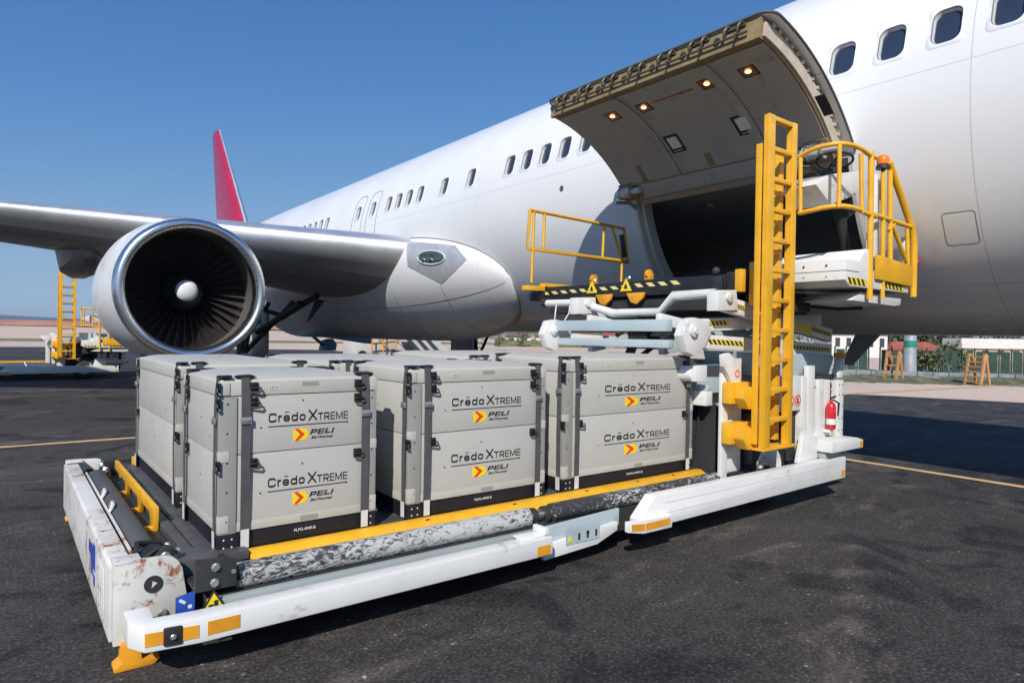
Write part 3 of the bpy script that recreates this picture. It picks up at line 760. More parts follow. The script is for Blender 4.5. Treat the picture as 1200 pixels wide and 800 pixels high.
b = MB(); b.tube([(XC, fb.y-7, 7.32), (XC, fb.y-3, 7.5), fb], [.05, .16, .3], 8); b.build('dorsal_fin', MT['tailred'], tail, smooth=70)
fin('tailplane', [(9.2, 41.0, 6.4), (1.9, 46.0, 7.9)], [(9.6, 46.2, 6.3), (1.9, 48.3, 7.8)], [.35, .12], MT['wgrey'], plane, True)
# ---- main landing gear
for gx, nm in ((6.15, 0), (15.35, 1)):
    b = MB(); g = Vector((gx, 22.4, 0))
    b.tube([g+Vector((0, 0, .75)), g+Vector((0, .1, 3.1))], [.13, .18], 14); b.bar(g+Vector((0, -.75, .55)), g+Vector((0, .75, .55)), .2, .22)
    gear = b.build('main_gear', MT['dark'], plane, bevel=.02)
    b = MB(); b.tube([g+Vector((0, -.2, 1.2)), g+Vector((1.2 if nm == 0 else -1.2, -1.4, 2.9))], .08, 10); b.tube([g+Vector((0, -.1, 1.5)), g+Vector((.9 if nm == 0 else -.9, .1, 2.9))], .07, 10)
    b.tube([g+Vector((0, -.2, .9)), g+Vector((-.1, -1.7, 2.75))], .06, 10); b.build('brace_strut', MT['dark'], gear, smooth=60)
    b = MB(); b.box((gx+(.55 if nm == 0 else -.65), 21.6, .95), (gx+(.63 if nm == 0 else -.57), 23.2, 2.6)); b.build('gear_door', MT['wgrey'], gear, bevel=.02)
    for dx in (-.48, .48):
        for dy in (-.71, .71):
            c = g+Vector((dx, dy, .57)); b = MB(); b.lathe([(.2, -.2), (.47, -.2), (.56, -.12), (.57, 0), (.56, .12), (.47, .2), (.2, .2)], c, (1, 0, 0), 28); t_ = b.build('gear_tyre', MT['rubber'], gear, smooth=50)
            b = MB(); b.lathe([(0, -.15), (.27, -.15), (.28, -.17), (.28, .17), (.27, .15), (0, .15)], c, (1, 0, 0), 24); b.build('gear_rim', MT['bolt'], t_, smooth=40)
for x in (7.4, 8.2):   # half-open inner bay door and drag strut under the wing root
    pass
for (u0, v0, y0), (u1, v1, y1), th_ in (((372, 346, 19.2), (301, 389, 21.6), .15), ((352, 356, 19.6), (328, 372, 20.4), .2), ((311, 364, 21.0), (336, 371, 20.4), .1)):
    b = MB(); b.tube([onY(u0, v0, y0), onY(u1, v1, y1)], th_/2+.02, 10); b.build('side_strut', MT['dark'], plane, smooth=50)
b = MB(); q = [onY(u, v, 19.0) for u, v in ((371, 350), (381, 352), (366, 372), (360, 378))]; b.prism([(p.x, p.z) for p in q], 'y', 19.0, 19.08); b.build('bay_door', MT['dark'], plane, bevel=.01)
# ---- nose gear out of view to the right of the picture, so that the airliner stands on the ground
b = MB(); g = Vector((XC, -2.6, 0)); b.tube([g+Vector((0, 0, .45)), g+Vector((0, 0, 2.3))], .1, 12); b.tube([g+Vector((-.35, 0, .47)), g+Vector((.35, 0, .47))], .06, 10)
ng = b.build('nose_gear', MT['steel'], plane, smooth=50)
for dx in (-.3, .3):
    b = MB(); b.lathe([(0, -.14), (.34, -.14), (.45, -.08), (.47, 0), (.45, .08), (.34, .14), (0, .14)], g+Vector((dx, 0, .47)), (1, 0, 0), 28); b.build('gear_tyre', MT['rubber'], ng, smooth=50)
# ================================================================== CARGO LOADER
LO = (4.4, 6.0, 0)
ld = thing('cargo_loader', 'white and yellow cargo loader carrying six grey containers, bridge raised to the cargo door', 'cargo loader', LO, 'cargo loaders')
UPPER = []                                             # parts that ride on the raised bridge
def part(b, name, mat, parent=None, bevel=0, up=False, **k):
    o = b.build(name, mat, parent or ld, bevel=bevel, **k)
    if up and parent is None: UPPER.append(o.name)
    return o
def stripes(parent, p, q, n, hv, nrm, slant=.5, mat=None, fill=.5, name='hazard_stripe'):
    p, q, hv = Vector(p), Vector(q), Vector(hv); nrm = Vector(nrm).normalized()*.002; d = (q-p)/n; out = []
    for k in range(n):
        a = p+d*k; b = MB(); sl = d*slant; e = d*fill
        V = [a, a+e, a+e+hv-sl, a+hv-sl]; b.add(V+[v+nrm for v in V], [(0,1,2,3),(7,6,5,4),(0,4,5,1),(1,5,6,2),(2,6,7,3),(3,7,4,0)])
        out.append(b.build(name, mat or MT['signy'], parent))
    return out
def plate(parent, name, p, u, v, nrm, mat, t=.002):
    p, u, v = Vector(p), Vector(u), Vector(v); n_ = Vector(nrm).normalized()*t; b = MB(); V = [p, p+u, p+u+v, p+v]
    b.add(V+[x+n_ for x in V], [(0,1,2,3),(7,6,5,4),(0,4,5,1),(1,5,6,2),(2,6,7,3),(3,7,4,0)]); return b.build(name, mat, parent)
def bolt(parent, p, ax, r=.02, h=.014, mat=None):
    b = MB(); b.lathe([(r, 0), (r, h*.6), (r*.7, h)], p, ax, 8, capb=True); return b.build('bolt', mat or MT['bolt'], parent, smooth=25)
DZ = .485                                              # deck height
# ---- lowered main platform
b = MB(); b.box((1.0, 4.47, .30), (6.1, 8.02, DZ-.03)); frame = part(b, 'platform_frame', MT['dark'], bevel=.01)
for k in range(6):                                     # deck plates, with roller gaps between
    for r in range(3):
        x0 = 1.0+k*.85; y0 = 4.475+r*1.185
        b = MB(); b.box((x0+.012, y0+.012, DZ-.028), (x0+.838, y0+1.17, DZ)); pl = part(b, 'deck_plate', MT['deck'], frame, bevel=.004)
for k in range(5):
    for r in range(3):
        c = Vector((1.45+k*.95, 4.9+r*1.2, DZ+.001)); b = MB(); b.lathe([(.075, 0), (.06, .008), (.045, .009), (.04, .022), (0, .03)], c, (0, 0, 1), 14); part(b, 'ball_caster', MT['steel'], frame)
b = MB(); b.prism([(4.30, .425), (4.30, .445), (4.40, DZ+.012), (4.47, DZ+.012), (4.47, DZ-.02), (4.41, DZ-.02)], 'x', 1.27, 6.04)
guide = part(b, 'side_guide', MT['yellow'], bevel=.003)
for x in (2.6, 3.45, 4.3, 5.0, 5.55):
    b = MB(); b.lathe([(.035, 0), (.035, .006)], (x, 4.375, .473), (0, -.62, .78), 12, capb=True); part(b, 'slot', MT['void'], guide)
for x in (2.05, 3.2, 4.75, 5.9): plate(guide, 'wear_strip', (x, 4.345, .458), (.16, 0, 0), (0, .03, .018), (0, -.5, .8), MT['deck'])
# side guide rollers with worn white paint
for x0, x1, mt in ((1.13, 3.44, 'scuffed'), (3.68, 6.02, 'scuffed2')):
    b = MB(); b.lathe([(.0, 0), (.06, 0), (.08, .012), (.08, x1-x0-.012), (.06, x1-x0), (0, x1-x0)], (x0, 4.2, .425), (1, 0, 0), 24); rl = part(b, 'guide_roller', MT[mt], smooth=40)
for xa in (3.47, 3.60):
    b = MB(); b.lathe([(.03, 0), (.075, 0), (.075, .035), (.03, .035)], (xa, 4.2, .42), (1, 0, 0), 18); part(b, 'roller_bearing', MT['dark'], bevel=.004)
b = MB(); b.cyl((3.44, 4.2, .425), (3.68, 4.2, .425), .045, 16); part(b, 'roller_coupling', MT['steel'])
b = MB(); b.box((3.46, 4.19, .30), (3.5, 4.42, .40)); b.box((3.60, 4.19, .30), (3.64, 4.42, .40)); b.box((3.461, 4.15, .33), (3.639, 4.189, .38)); part(b, 'roller_bracket', MT['dark'], bevel=.005)
b = MB(); b.cyl((6.02, 4.2, .425), (6.16, 4.2, .425), .05, 16); b.cyl((6.16, 4.2, .425), (6.20, 4.2, .425), .075, 16); b.box((6.2, 4.14, .36), (6.55, 4.30, .49)); part(b, 'roller_drive', MT['dark'], bevel=.006)
for y_, z_ in ((4.12, .5), (4.11, .37)): bolt(ld, (6.15, y_+.03, z_), (0, -1, 0), .016)
# near corner bracket of the roller
b = MB(); b.prism([(.88, .41), (1.11, .41), (1.11, .57), (.88, .60)], 'y', 4.08, 4.115); b.box((.882, 4.116, .41), (1.105, 4.38, .43)); b.box((1.07, 4.116, .431), (1.104, 4.36, .53)); br = part(b, 'corner_bracket', MT['dark'], bevel=.008)
for x, z, r in ((.99, .545, .026), (.985, .455, .026), (1.09, .50, .014)): bolt(br, (x, 4.081, z), (0, -1, 0), r, .02)
b = MB(); b.prism([(.80, DZ-.10), (.80, DZ-.02), (.84, DZ+.035), (1.26, DZ+.035), (1.26, DZ-.02), (.9, DZ-.06)], 'y', 4.36, 4.62); cp = part(b, 'corner_plate', MT['deck'], bevel=.006)
b = MB(); b.prism([(.70, .40), (.83, .36), (.84, .60), (.78, .63), (.72, .56)], 'y', 4.40, 4.43); cp2 = part(b, 'hinge_lug', MT['dark'], bevel=.008)
for x, z in ((.78, .56), (.77, .46)): bolt(cp2, (x, 4.40, z), (0, -1, 0), .03, .02)
# grey side beam with an oblong hole and the gap above, their shade put in as near-black colour
b = MB(); b.box((.95, 4.06, .13), (3.62, 4.12, .355)); sb = part(b, 'side_beam', MT['grey_paint'], bevel=.006)
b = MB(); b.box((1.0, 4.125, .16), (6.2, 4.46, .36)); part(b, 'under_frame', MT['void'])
plate(sb, 'beam_hole', (1.27, 4.06, .275), (.13, 0, 0), (.01, 0, .05), (0, -1, 0), MT['void'])
# white outrigger rail, near side (bent round the corner)
def rail(name, pts, z0, z1, wd, mat, bev=.012):
    b = MB(); n = len(pts); off = []
    for i in range(n):
        d = (Vector(pts[min(i+1, n-1)])-Vector(pts[max(i-1, 0)])).normalized(); off.append(Vector((-d.y, d.x)))
    V = []
    for (x, y), o in zip(pts, off): V += [(x, y, z0), (x+o.x*wd, y+o.y*wd, z0), (x+o.x*wd, y+o.y*wd, z1), (x, y, z1)]
    Fc = [(3, 2, 1, 0), tuple(range((n-1)*4, n*4))]
    for i in range(n-1):
        for k in range(4): Fc.append((i*4+k, i*4+(k+1) % 4, (i+1)*4+(k+1) % 4, (i+1)*4+k))
    b.add(V, Fc); return part(b, name, mat, bevel=bev)
r1 = rail('bumper_rail', [(.535, 4.20), (.535, 4.02), (.60, 3.90), (.86, 3.86), (3.42, 3.86)], .215, .355, .13, MT['white_rail'])
for x0, x1 in ((.62, .70), (.79, .86), (.875, .90)): pass
plate(r1, 'reflector', (.60, 3.898, .25), (.10, -.0155, 0), (0, 0, .07), (-.15, -1, 0), MT['orange'])
plate(r1, 'reflector', (.76, 3.873, .25), (.095, -.0145, 0), (0, 0, .07), (-.15, -1, 0), MT['orange'])
plate(r1, 'reflector', (.90, 3.859, .25), (.17, 0, 0), (0, 0, .075), (0, -1, 0), MT['orange'])
b = MB(); b.box((.685, 3.872, .235), (.775, 3.898, .335)); 
for i_ in range(len(b.v)): b.v[i_].y -= (b.v[i_].x-.685)*.15-.002
bp = part(b, 'rubber_buffer', MT['black'], r1, bevel=.01); bolt(bp, (.73, 3.862, .285), (-.15, -1, 0), .016, .01)
plate(r1, 'reflector', (3.26, 3.859, .225), (.135, 0, 0), (0, 0, .075), (0, -1, 0), MT['orange'])
b = MB(); b.box((3.15, 3.90, .356), (3.40, 4.03, .37)); b.box((3.36, 3.885, .371), (3.40, 4.04, .42)); part(b, 'rail_end_tab', MT['white_rail'], r1, bevel=.004)
# plate between the rails with its pictogram label
b = MB(); b.prism([(3.45, .145), (4.05, .17), (4.36, .25), (4.36, .40), (3.45, .37)], 'y', 4.04, 4.07); mp_ = part(b, 'sill_plate', MT['pale_blue'], bevel=.005)
b = MB(); b.prism([(3.452, .12), (4.05, .145), (4.30, .225), (4.30, .30), (3.452, .235)], 'y', 4.0, 4.038); part(b, 'sill_kick_plate', MT['white_rail'], mp_, bevel=.004)
for k in range(4):
    x0 = 3.68+k*.10; lb = plate(mp_, 'pictogram', (x0, 3.996, .20), (.095, 0, 0), (0, 0, .13), (0, -1, 0), MT['pale_blue'] if k else MT['pale_blue'])
    if k == 0:
        b = MB(); b.prism([(x0+.02, .225), (x0+.075, .225), (x0+.048, .28)], 'y', 3.99, 3.9945); part(b, 'pictogram_mark', MT['signy'], lb)
    else:
        b = MB(); b.lathe([(.018 if k == 2 else .013, 0), (.018 if k == 2 else .013, .003)], (x0+.048, 3.994, .27), (0, -1, 0), 10, capb=True); b.box((x0+.038, 3.9915, .225), (x0+.06, 3.994, .26)); part(b, 'pictogram_mark', MT['print'], lb)
# right outrigger rail
b = MB(); b.prism([(4.42, .33), (4.62, .51), (8.15, .515), (8.15, .26), (4.9, .235), (4.42, .245)], 'y', 3.845, 3.97); r2 = part(b, 'bumper_rail', MT['white_rail'], bevel=.01)
b = MB(); b.prism([(4.22, .26), (4.42, .22), (4.80, .215), (4.80, .325), (4.42, .335), (4.22, .35)], 'y', 3.80, 3.844); lipp = part(b, 'rail_toe', MT['white_rail'], r2, bevel=.006)
plate(lipp, 'reflector', (4.26, 3.8, .265), (.17, 0, -.02), (0, 0, .06), (0, -1, 0), MT['orange']); plate(lipp, 'reflector', (4.44, 3.8, .243), (.33, 0, 0), (0, 0, .062), (0, -1, 0), MT['orange'])
plate(r2, 'reflector', (8.04, 3.845, .285), (.09, 0, 0), (0, 0, .07), (0, -1, 0), MT['orange'])
for z in (.34, .43): plate(r2, 'weld_seam', (4.75, 3.845, z), (3.35, 0, .004), (0, 0, .005), (0, -1, 0), MT['jamb'], .0015)
# ---- rusty end beam at the near-left end, its side plates and feet
b = MB(); b.prism([(.485, .14), (.485, .555), (.50, .575), (.60, .575), (.60, .555), (.515, .55), (.515, .17), (.60, .165), (.60, .14)], 'y', 4.34, 7.92); eb = part(b, 'end_beam', MT['rusty'], bevel=.004)
for k in range(7):
    y0 = 4.55+k*.09; b = MB(); b.box((.478, y0, .2), (.484, y0+.05, .50)); 
    if k < 4: part(b, 'beam_rib', MT['rusty'], eb, bevel=.002)
for y0, y1, z0, z1 in ((5.05, 5.16, .33, .50), (5.18, 5.28, .27, .47), (5.30, 5.44, .38, .46), (5.06, 5.14, .23, .30)): plate(eb, 'blue_marking', (.4845, y0, z0), (0, y1-y0, 0), (0, 0, z1-z0), (-1, 0, 0), MT['blue'])
for k in range(8): bolt(eb, (.4845, 4.6+k*.43, .17), (-1, 0, 0), .011, .008)
for y, sg in ((4.30, 1), (7.95, -1)):
    pts = [(.50, .13), (.50, .585), (.60, .60)]+[(.76+.10*math.cos(R_(a)), .47+.125*math.sin(R_(a))) for a in (90, 70, 45, 20, 0)]+[(.90, .22), (.74, .20), (.72, .13)]
    b = MB(); b.prism(pts, 'y', y-.018, y+.018); ep = part(b, 'end_plate', MT['rusty'], bevel=.006)
    b = MB(); b.lathe([(.05, 0), (.05, .004)], (.70, y-.0185, .445), (0, -1, 0), 18, capb=True); h_ = part(b, 'pin_hole', MT['void'], ep)
    b = MB(); b.prism([(.69, .425), (.72, .45), (.695, .465)], 'y', y-.026, y-.0235); part(b, 'pin_tip', MT['jamb'], h_)
    b = MB(); b.box((.50, y-.02 if sg > 0 else y-.12, .586), (.64, y+.12 if sg > 0 else y+.02, .602)); part(b, 'top_tab', MT['rusty'], ep, bevel=.004)
    bolt(ep, (.745, y-.018, .27), (0, -1, 0), .026, .03); bolt(ep, (.575, y-.018, .20), (0, -1, 0), .02, .03)
    b = MB(); b.prism([(.535, .15), (.535, .05), (.50, .025), (.50, 0), (.70, 0), (.735, .03), (.72, .04), (.64, .045), (.63, .15)], 'y', y-.07, y+.05); part(b, 'stabiliser_foot', MT['orange'], bevel=.012)
plate(ld, 'blue_notice', (.775, 4.06, .305), (.10, 0, .02), (0, 0, .115), (0, -1, 0), MT['blue'])
b = MB(); b.bar((.795, 4.056, .402), (.825, 4.056, .38), .002, .016, up=(0,0,1)); b.lathe([(.012, 0), (.012, .002)], (.85, 4.058, .355), (0, -1, 0), 10, capb=True); part(b, 'notice_symbol', MT['tag'])
b = MB(); b.prism([(.90, .30), (1.05, .30), (.975, .425)], 'y', 4.045, 4.05); wt = part(b, 'warning_triangle', MT['print'])
b = MB(); b.prism([(.918, .309), (1.032, .309), (.975, .406)], 'y', 4.041, 4.0445); part(b, 'triangle_face', MT['signy'], wt)
b = MB(); b.box((.945, 4.037, .323), (.97, 4.0405, .345)); b.box((.975, 4.037, .325), (.995, 4.0405, .365)); part(b, 'triangle_symbol', MT['print'], wt)
# end roller, drive motor and yellow stop bar
b = MB(); b.lathe([(0, 0), (.07, 0), (.082, .015), (.082, 2.62), (.07, 2.64), (0, 2.64)], (.715, 4.76, .50), (0, 1, 0), 24)
er = part(b, 'end_roller', M('grey_rubber_roller', (.075, .075, .078), .6, var=.1, vs=4), smooth=40)
b = MB(); b.lathe([(0, 0), (.075, 0), (.085, .02), (.085, .10), (.07, .11), (.07, .15), (.082, .16), (.082, .24), (0, .24)], (.735, 4.49, .50), (0, 1, 0), 20); mo = part(b, 'roller_motor', MT['black'], smooth=40)
b = MB(); b.cyl((.735, 4.60, .5), (.735, 4.615, .5), .086, 20); part(b, 'motor_band', MT['steel'], mo)
b = MB(); b.cyl((.60, 4.52, .53), (.61, 4.86, .52), .03, 10); part(b, 'motor_cylinder', MT['dark'], mo)
b = MB(); b.tube([(.64, 4.5, .56), (.66, 4.62, .60), (.8, 4.66, .58), (.9, 4.6, .50)], .014, 8); b.tube([(.66, 4.48, .53), (.74, 4.44, .60), (.84, 4.5, .57)], .012, 8); part(b, 'hydraulic_hose', MT['rubber'], smooth=70)
for p_ in ((.83, 4.62, .56), (.87, 4.56, .52), (.83, 4.50, .50), (.86, 4.47, .56)): b = MB(); b.ball(p_, .022, 8); part(b, 'pipe_fitting', MT['bolt'])
b = MB(); b.bar((.63, 4.6, .555), (.63, 7.4, .555), .015, .02); part(b, 'guide_rod', MT['rusty'], bevel=.003)
for y in (5.7, 6.2):
    b = MB(); b.tube([(.63, y, .555), (.66, y+.04, .60), (.67, y+.16, .60), (.66, y+.2, .56)], .012, 6); part(b, 'rod_clip', MT['white'], smooth=60)
pts = [(5.40, .62), (7.58, .62), (7.58, .54), (7.30, .54), (7.22, .50), (7.12, .54), (6.9, .54), (6.85, .44), (6.78, .44), (6.74, .54), (6.2, .54), (6.15, .44), (6.06, .44), (6.02, .54), (5.62, .54), (5.58, .44), (5.42, .44)]
b = MB(); b.prism(pts, 'x', .885, .915); part(b, 'stop_bar', MT['yellow'], bevel=.004)
for y in (5.47, 6.1, 6.8): b = MB(); b.box((.83, y-.03, .42), (.884, y+.03, .47)); part(b, 'stop_hinge', MT['yellow'], bevel=.006)
b = MB(); b.box((.83, 4.64, .30), (.99, 7.98, .44)); part(b, 'end_frame', MT['dark'], bevel=.006)
for k in range(6): b = MB(); b.box((.925, 4.66+k*.56, .442), (.995, 5.2+k*.56, DZ+.01)); part(b, 'end_deck_plate', MT['deck'], bevel=.004)
for k in range(4): b = MB(); b.ball((.80, 7.4+.13*k, .55), .03, 8); b.box((.77, 7.38+.13*k, .48), (.83, 7.42+.13*k, .545)); part(b, 'far_fitting', MT['bolt' if k % 2 else 'dark'])
b = MB(); b.box((.80, 7.72, .45), (.93, 7.98, .60)); part(b, 'far_corner_block', MT['black'], bevel=.01)
b = MB(); b.box((1.1, 8.03, .40), (6.1, 8.10, .56)); part(b, 'far_side_guide', MT['yellow'], bevel=.005)
# ---- chassis at the aircraft end
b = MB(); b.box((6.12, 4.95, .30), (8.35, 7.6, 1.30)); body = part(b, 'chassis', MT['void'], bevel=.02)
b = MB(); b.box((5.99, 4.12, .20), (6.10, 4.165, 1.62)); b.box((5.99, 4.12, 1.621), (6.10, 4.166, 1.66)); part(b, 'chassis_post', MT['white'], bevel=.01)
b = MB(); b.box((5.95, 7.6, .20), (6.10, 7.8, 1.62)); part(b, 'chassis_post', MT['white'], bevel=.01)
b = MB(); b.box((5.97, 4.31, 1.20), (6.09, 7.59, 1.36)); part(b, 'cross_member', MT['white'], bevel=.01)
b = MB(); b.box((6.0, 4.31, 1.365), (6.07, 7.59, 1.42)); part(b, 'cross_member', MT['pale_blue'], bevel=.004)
b = MB(); b.box((6.15, 4.3, .40), (6.2, 7.6, 1.19)); part(b, 'engine_bay', MT['void'])  # near-black sheet in place of the shade inside the bay
b = MB()
for k in range(4): b.tube([(6.12, 4.5+.18*k, 1.15), (6.1, 4.52+.16*k, .8), (6.11, 4.6+.12*k, .5)], .012, 6)
part(b, 'bay_hose', MT['rubber'], smooth=70)
b = MB(); b.cyl((5.80, 4.33, 1.55), (5.80, 6.9, 1.55), .085, 18); b.box((5.74, 4.27, 1.47), (5.93, 4.329, 1.64)); part(b, 'lift_shaft', MT['white'], bevel=.008)
b = MB(); b.prism([(5.92, 1.64), (5.90, 1.76), (6.02, 1.78), (6.12, 1.72), (6.24, 1.72), (6.24, 1.42), (6.1, 1.42), (6.03, 1.52)], 'y', 4.06, 4.11); part(b, 'shaft_cheek', MT['white'], bevel=.008)
b = MB(); b.box((6.11, 4.17, .25), (6.42, 4.20, 1.35)); part(b, 'side_panel', MT['white'], bevel=.006)
b = MB(); b.box((6.42, 4.62, .85), (7.05, 4.68, 1.55)); part(b, 'side_panel', MT['pale_blue'], bevel=.006)
b = MB(); b.box((6.46, 4.11, .55), (6.56, 4.18, 1.1)); part(b, 'valve_block', MT['dark'], bevel=.008)
b = MB(); b.tube([(6.5, 4.1, 1.3), (6.6, 4.08, 1.15), (6.55, 4.09, .95), (6.62, 4.1, .8)], .03, 8); part(b, 'cable_bundle', MT['white'], smooth=70)
sg_ = [(5.96, 4.058, 1.55), (7.15, 4.05, 1.25), (7.30, 4.05, 1.25)]
b = MB(); b.box((7.02, 4.055, 1.10), (7.46, 4.11, 1.50)); sp = part(b, 'notice_panel', MT['white'], bevel=.006)
for x, z, pa in ((7.24, 1.22, sp), (7.385, 1.22, sp)):
    b = MB(); ring = [(x+.06*math.cos(2*math.pi*k/18), 4.053, z+.06*math.sin(2*math.pi*k/18)) for k in range(18)]; b.tube(ring, .006, 5, closed=True); nr = part(b, 'prohibition_ring', MT['pred'], pa, smooth=70)
    b = MB(); b.bar((x-.04, 4.053, z+.04), (x+.04, 4.053, z-.04), .004, .01); part(b, 'prohibition_bar', MT['pred'], pa)
    b = MB(); b.prism([(x-.02, z-.035), (x+.02, z-.035), (x+.012, z+.03), (x-.012, z+.03)], 'y', 4.0535, 4.0545); part(b, 'prohibition_figure', MT['print'], pa)
b = MB(); ring = [(6.16+.035*math.cos(2*math.pi*k/14), 4.057, 1.56+.035*math.sin(2*math.pi*k/14)) for k in range(14)]; b.tube(ring, .005, 5, closed=True); part(b, 'prohibition_ring', MT['pred'], smooth=70)
b = MB(); b.box((7.33, 4.12, .50), (7.46, 4.16, 1.095)); part(b, 'louvre_panel', MT['void'])
b = MB(); b.prism([(7.46, .50), (7.62, .50), (7.56, 1.50), (7.46, 1.50)], 'y', 4.05, 4.20); part(b, 'side_panel', MT['white'], bevel=.006)
b = MB(); b.box((7.63, 4.06, .72), (7.78, 4.12, 1.62)); b.box((7.86, 4.06, .72), (8.02, 4.12, 1.45)); b.box((7.781, 4.075, 1.36), (7.859, 4.12, 1.449)); b.box((7.781, 4.075, .72), (7.859, 4.12, .80)); part(b, 'slotted_panel', MT['white'], bevel=.006)
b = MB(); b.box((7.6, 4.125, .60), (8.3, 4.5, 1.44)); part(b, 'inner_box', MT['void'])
b = MB(); b.box((8.02, 4.06, .72), (8.16, 4.12, 1.44)); pa = part(b, 'control_panel', MT['white'], bevel=.006)
plate(pa, 'instruction_plate', (7.90, 4.06, 1.10), (.10, 0, 0), (0, 0, .22), (0, -1, 0), MT['tag'])
plate(pa, 'switch_panel', (8.17, 4.10, .95), (.10, 0, 0), (0, 0, .46), (0, -1, 0), MT['deck'])
for k, z in enumerate((1.36, 1.29, 1.20, 1.10)): 
    b = MB(); b.lathe([(.02, 0), (.02, .02), (.012, .026)], (8.22, 4.098, z), (0, -1, 0), 10, capb=True); part(b, 'switch', MT['red' if k == 1 else 'print'], pa)
b = MB(); b.box((8.28, 4.02, .72), (8.43, 4.10, 1.43)); b.box((8.27, 4.10, .72), (8.42, 4.7, 1.42)); cv = part(b, 'corner_cover', MT['white'], bevel=.01)
for z in (.8, .95, 1.1, 1.25, 1.37):
    for x in (8.31, 8.40): bolt(cv, (x, 4.02, z), (0, -1, 0), .009, .006, MT['print'])
# fire extinguisher
b = MB(); b.lathe([(0, 0), (.05, 0), (.058, .012), (.058, .27), (.045, .31), (.022, .33), (.02, .36), (0, .36)], (8.05, 3.99, .84), (0, 0, 1), 18); fe = part(b, 'fire_extinguisher', MT['red'], smooth=40)
b = MB(); b.lathe([(.0585, 0), (.0585, .07)], (8.05, 3.99, .90), (0, 0, 1), 18); part(b, 'extinguisher_label', MT['tag'], fe)
b = MB(); b.bar((8.04, 3.99, 1.215), (8.12, 3.97, 1.24), .018, .02); b.tube([(8.06, 3.97, 1.2), (8.12, 3.93, 1.16), (8.115, 3.935, 1.0)], .01, 6); part(b, 'extinguisher_valve', MT['print'], fe)
b = MB(); b.box((8.0, 3.98, .80), (8.1, 4.06, .835)); part(b, 'extinguisher_bracket', MT['white'], bevel=.004)
# step and lower boxes
b = MB(); b.prism([(7.72, .60), (8.50, .60), (8.50, .70), (8.35, .735), (7.72, .735)], 'y', 3.80, 4.05); st = part(b, 'step', MT['white'], bevel=.01)
plate(st, 'reflector', (8.40, 3.80, .615), (.09, 0, 0), (0, 0, .07), (0, -1, 0), MT['orange'])
b = MB(); b.box((7.75, 3.9, .515), (8.3, 4.3, .595)); part(b, 'step_support', MT['grey_paint'], bevel=.006)
b = MB(); b.prism([(7.30, .50), (7.72, .50), (7.72, .78), (7.40, .80)], 'y', 3.98, 4.04); part(b, 'front_gusset', MT['white'], bevel=.006)
# grey upper box of the chassis
b = MB(); b.prism([(6.95, 1.50), (8.30, 1.50), (8.42, 1.70), (8.40, 1.74), (6.85, 1.78)], 'y', 4.15, 5.0); gb = part(b, 'upper_box', MT['pale_blue'], bevel=.012)
b = MB(); b.prism([(8.32, 1.46), (8.44, 1.70), (8.52, 1.74), (8.46, 1.46)], 'y', 4.05, 4.14); part(b, 'box_end', MT['white'], gb, bevel=.006)
b = MB(); b.box((8.42, 4.03, 1.71), (8.50, 4.16, 1.77)); part(b, 'marker_lamp', MT['orange'], gb, bevel=.012)
b = MB(); b.box((6.9, 4.10, 1.452), (8.36, 4.16, 1.495)); part(b, 'box_sill', MT['dark'], gb)
b = MB(); b.prism([(6.55, 1.42), (7.0, 1.42), (6.95, 1.58), (6.60, 1.62)], 'y', 4.06, 4.11); part(b, 'shoulder_plate', MT['white'], bevel=.006)
# road wheels
def wheel(c, s):
    b = MB(); b.lathe([(.263, -.10), (.265, -.13), (.37, -.135), (.415, -.10), (.43, -.04), (.43, .04), (.415, .10), (.37, .135), (.265, .13), (.263, .10)], c, (0, 1, 0), 36); t = part(b, 'wheel', MT['rubber'], smooth=40)
    b = MB(); b.lathe([(.0, -.09*s), (.06, -.09*s), (.07, -.06*s), (.15, -.075*s), (.18, -.10*s), (.235, -.125*s), (.262, -.135*s), (.262, -.115*s), (.22, -.02*s)], c, (0, 1, 0), 32); rm = part(b, 'rim', M('wheel_rim_white', (.70, .68, .64), .5, dirt=((.4, .35, .3), .3, 8)), t, smooth=40)
    for k in range(8):
        a = 2*math.pi*k/8; bolt(rm, c+Vector((.115*math.cos(a), -.07*s, .115*math.sin(a))), (0, -s, 0), .014, .02)
    b = MB(); b.cyl(c+Vector((0, -.13*s, 0)), c+Vector((0, -.08*s, 0)), .035, 12); part(b, 'hub_cap', MT['dark'], t)
wc = onY(901, 541, 4.33)
wheel(Vector((onY(901, 541, 4.2).x, 4.33, .43)), 1); wheel(Vector((wc.x, 7.5, .43)), -1)
# ---- yellow access ladder on the near side
LY0 = 3.75
lx0, lx1 = 6.205, 6.725
b = MB(); b.box((lx0-.03, LY0, .80), (lx0+.09, LY0+.025, 4.24)); b.box((lx0-.028, LY0+.0255, .80), (lx0-.008, LY0+.06, 4.236)); lad = part(b, 'access_ladder', MT['yellow'], bevel=.004)
b = MB(); b.box((lx0-.06, LY0+.062, .84), (lx0-.04, LY0+.125, 3.94)); b.box((lx0-.0395, LY0+.105, .84), (lx0+.03, LY0+.125, 3.94)); part(b, 'ladder_mast', MT['yellow'], lad, bevel=.003)
b = MB(); b.box((lx1-.09, LY0, .80), (lx1, LY0+.025, 4.24)); b.box((lx1-.09, LY0+.0255, .80), (lx1-.07, LY0+.075, 4.236)); part(b, 'ladder_rail', MT['yellow'], lad, bevel=.004)
b = MB(); b.box((lx1-.10, LY0+.14, .84), (lx1-.02, LY0+.155, 3.94)); b.box((lx1-.10, LY0+.156, .84), (lx1-.085, LY0+.20, 3.94)); part(b, 'ladder_mast', MT['yellow'], lad, bevel=.003)
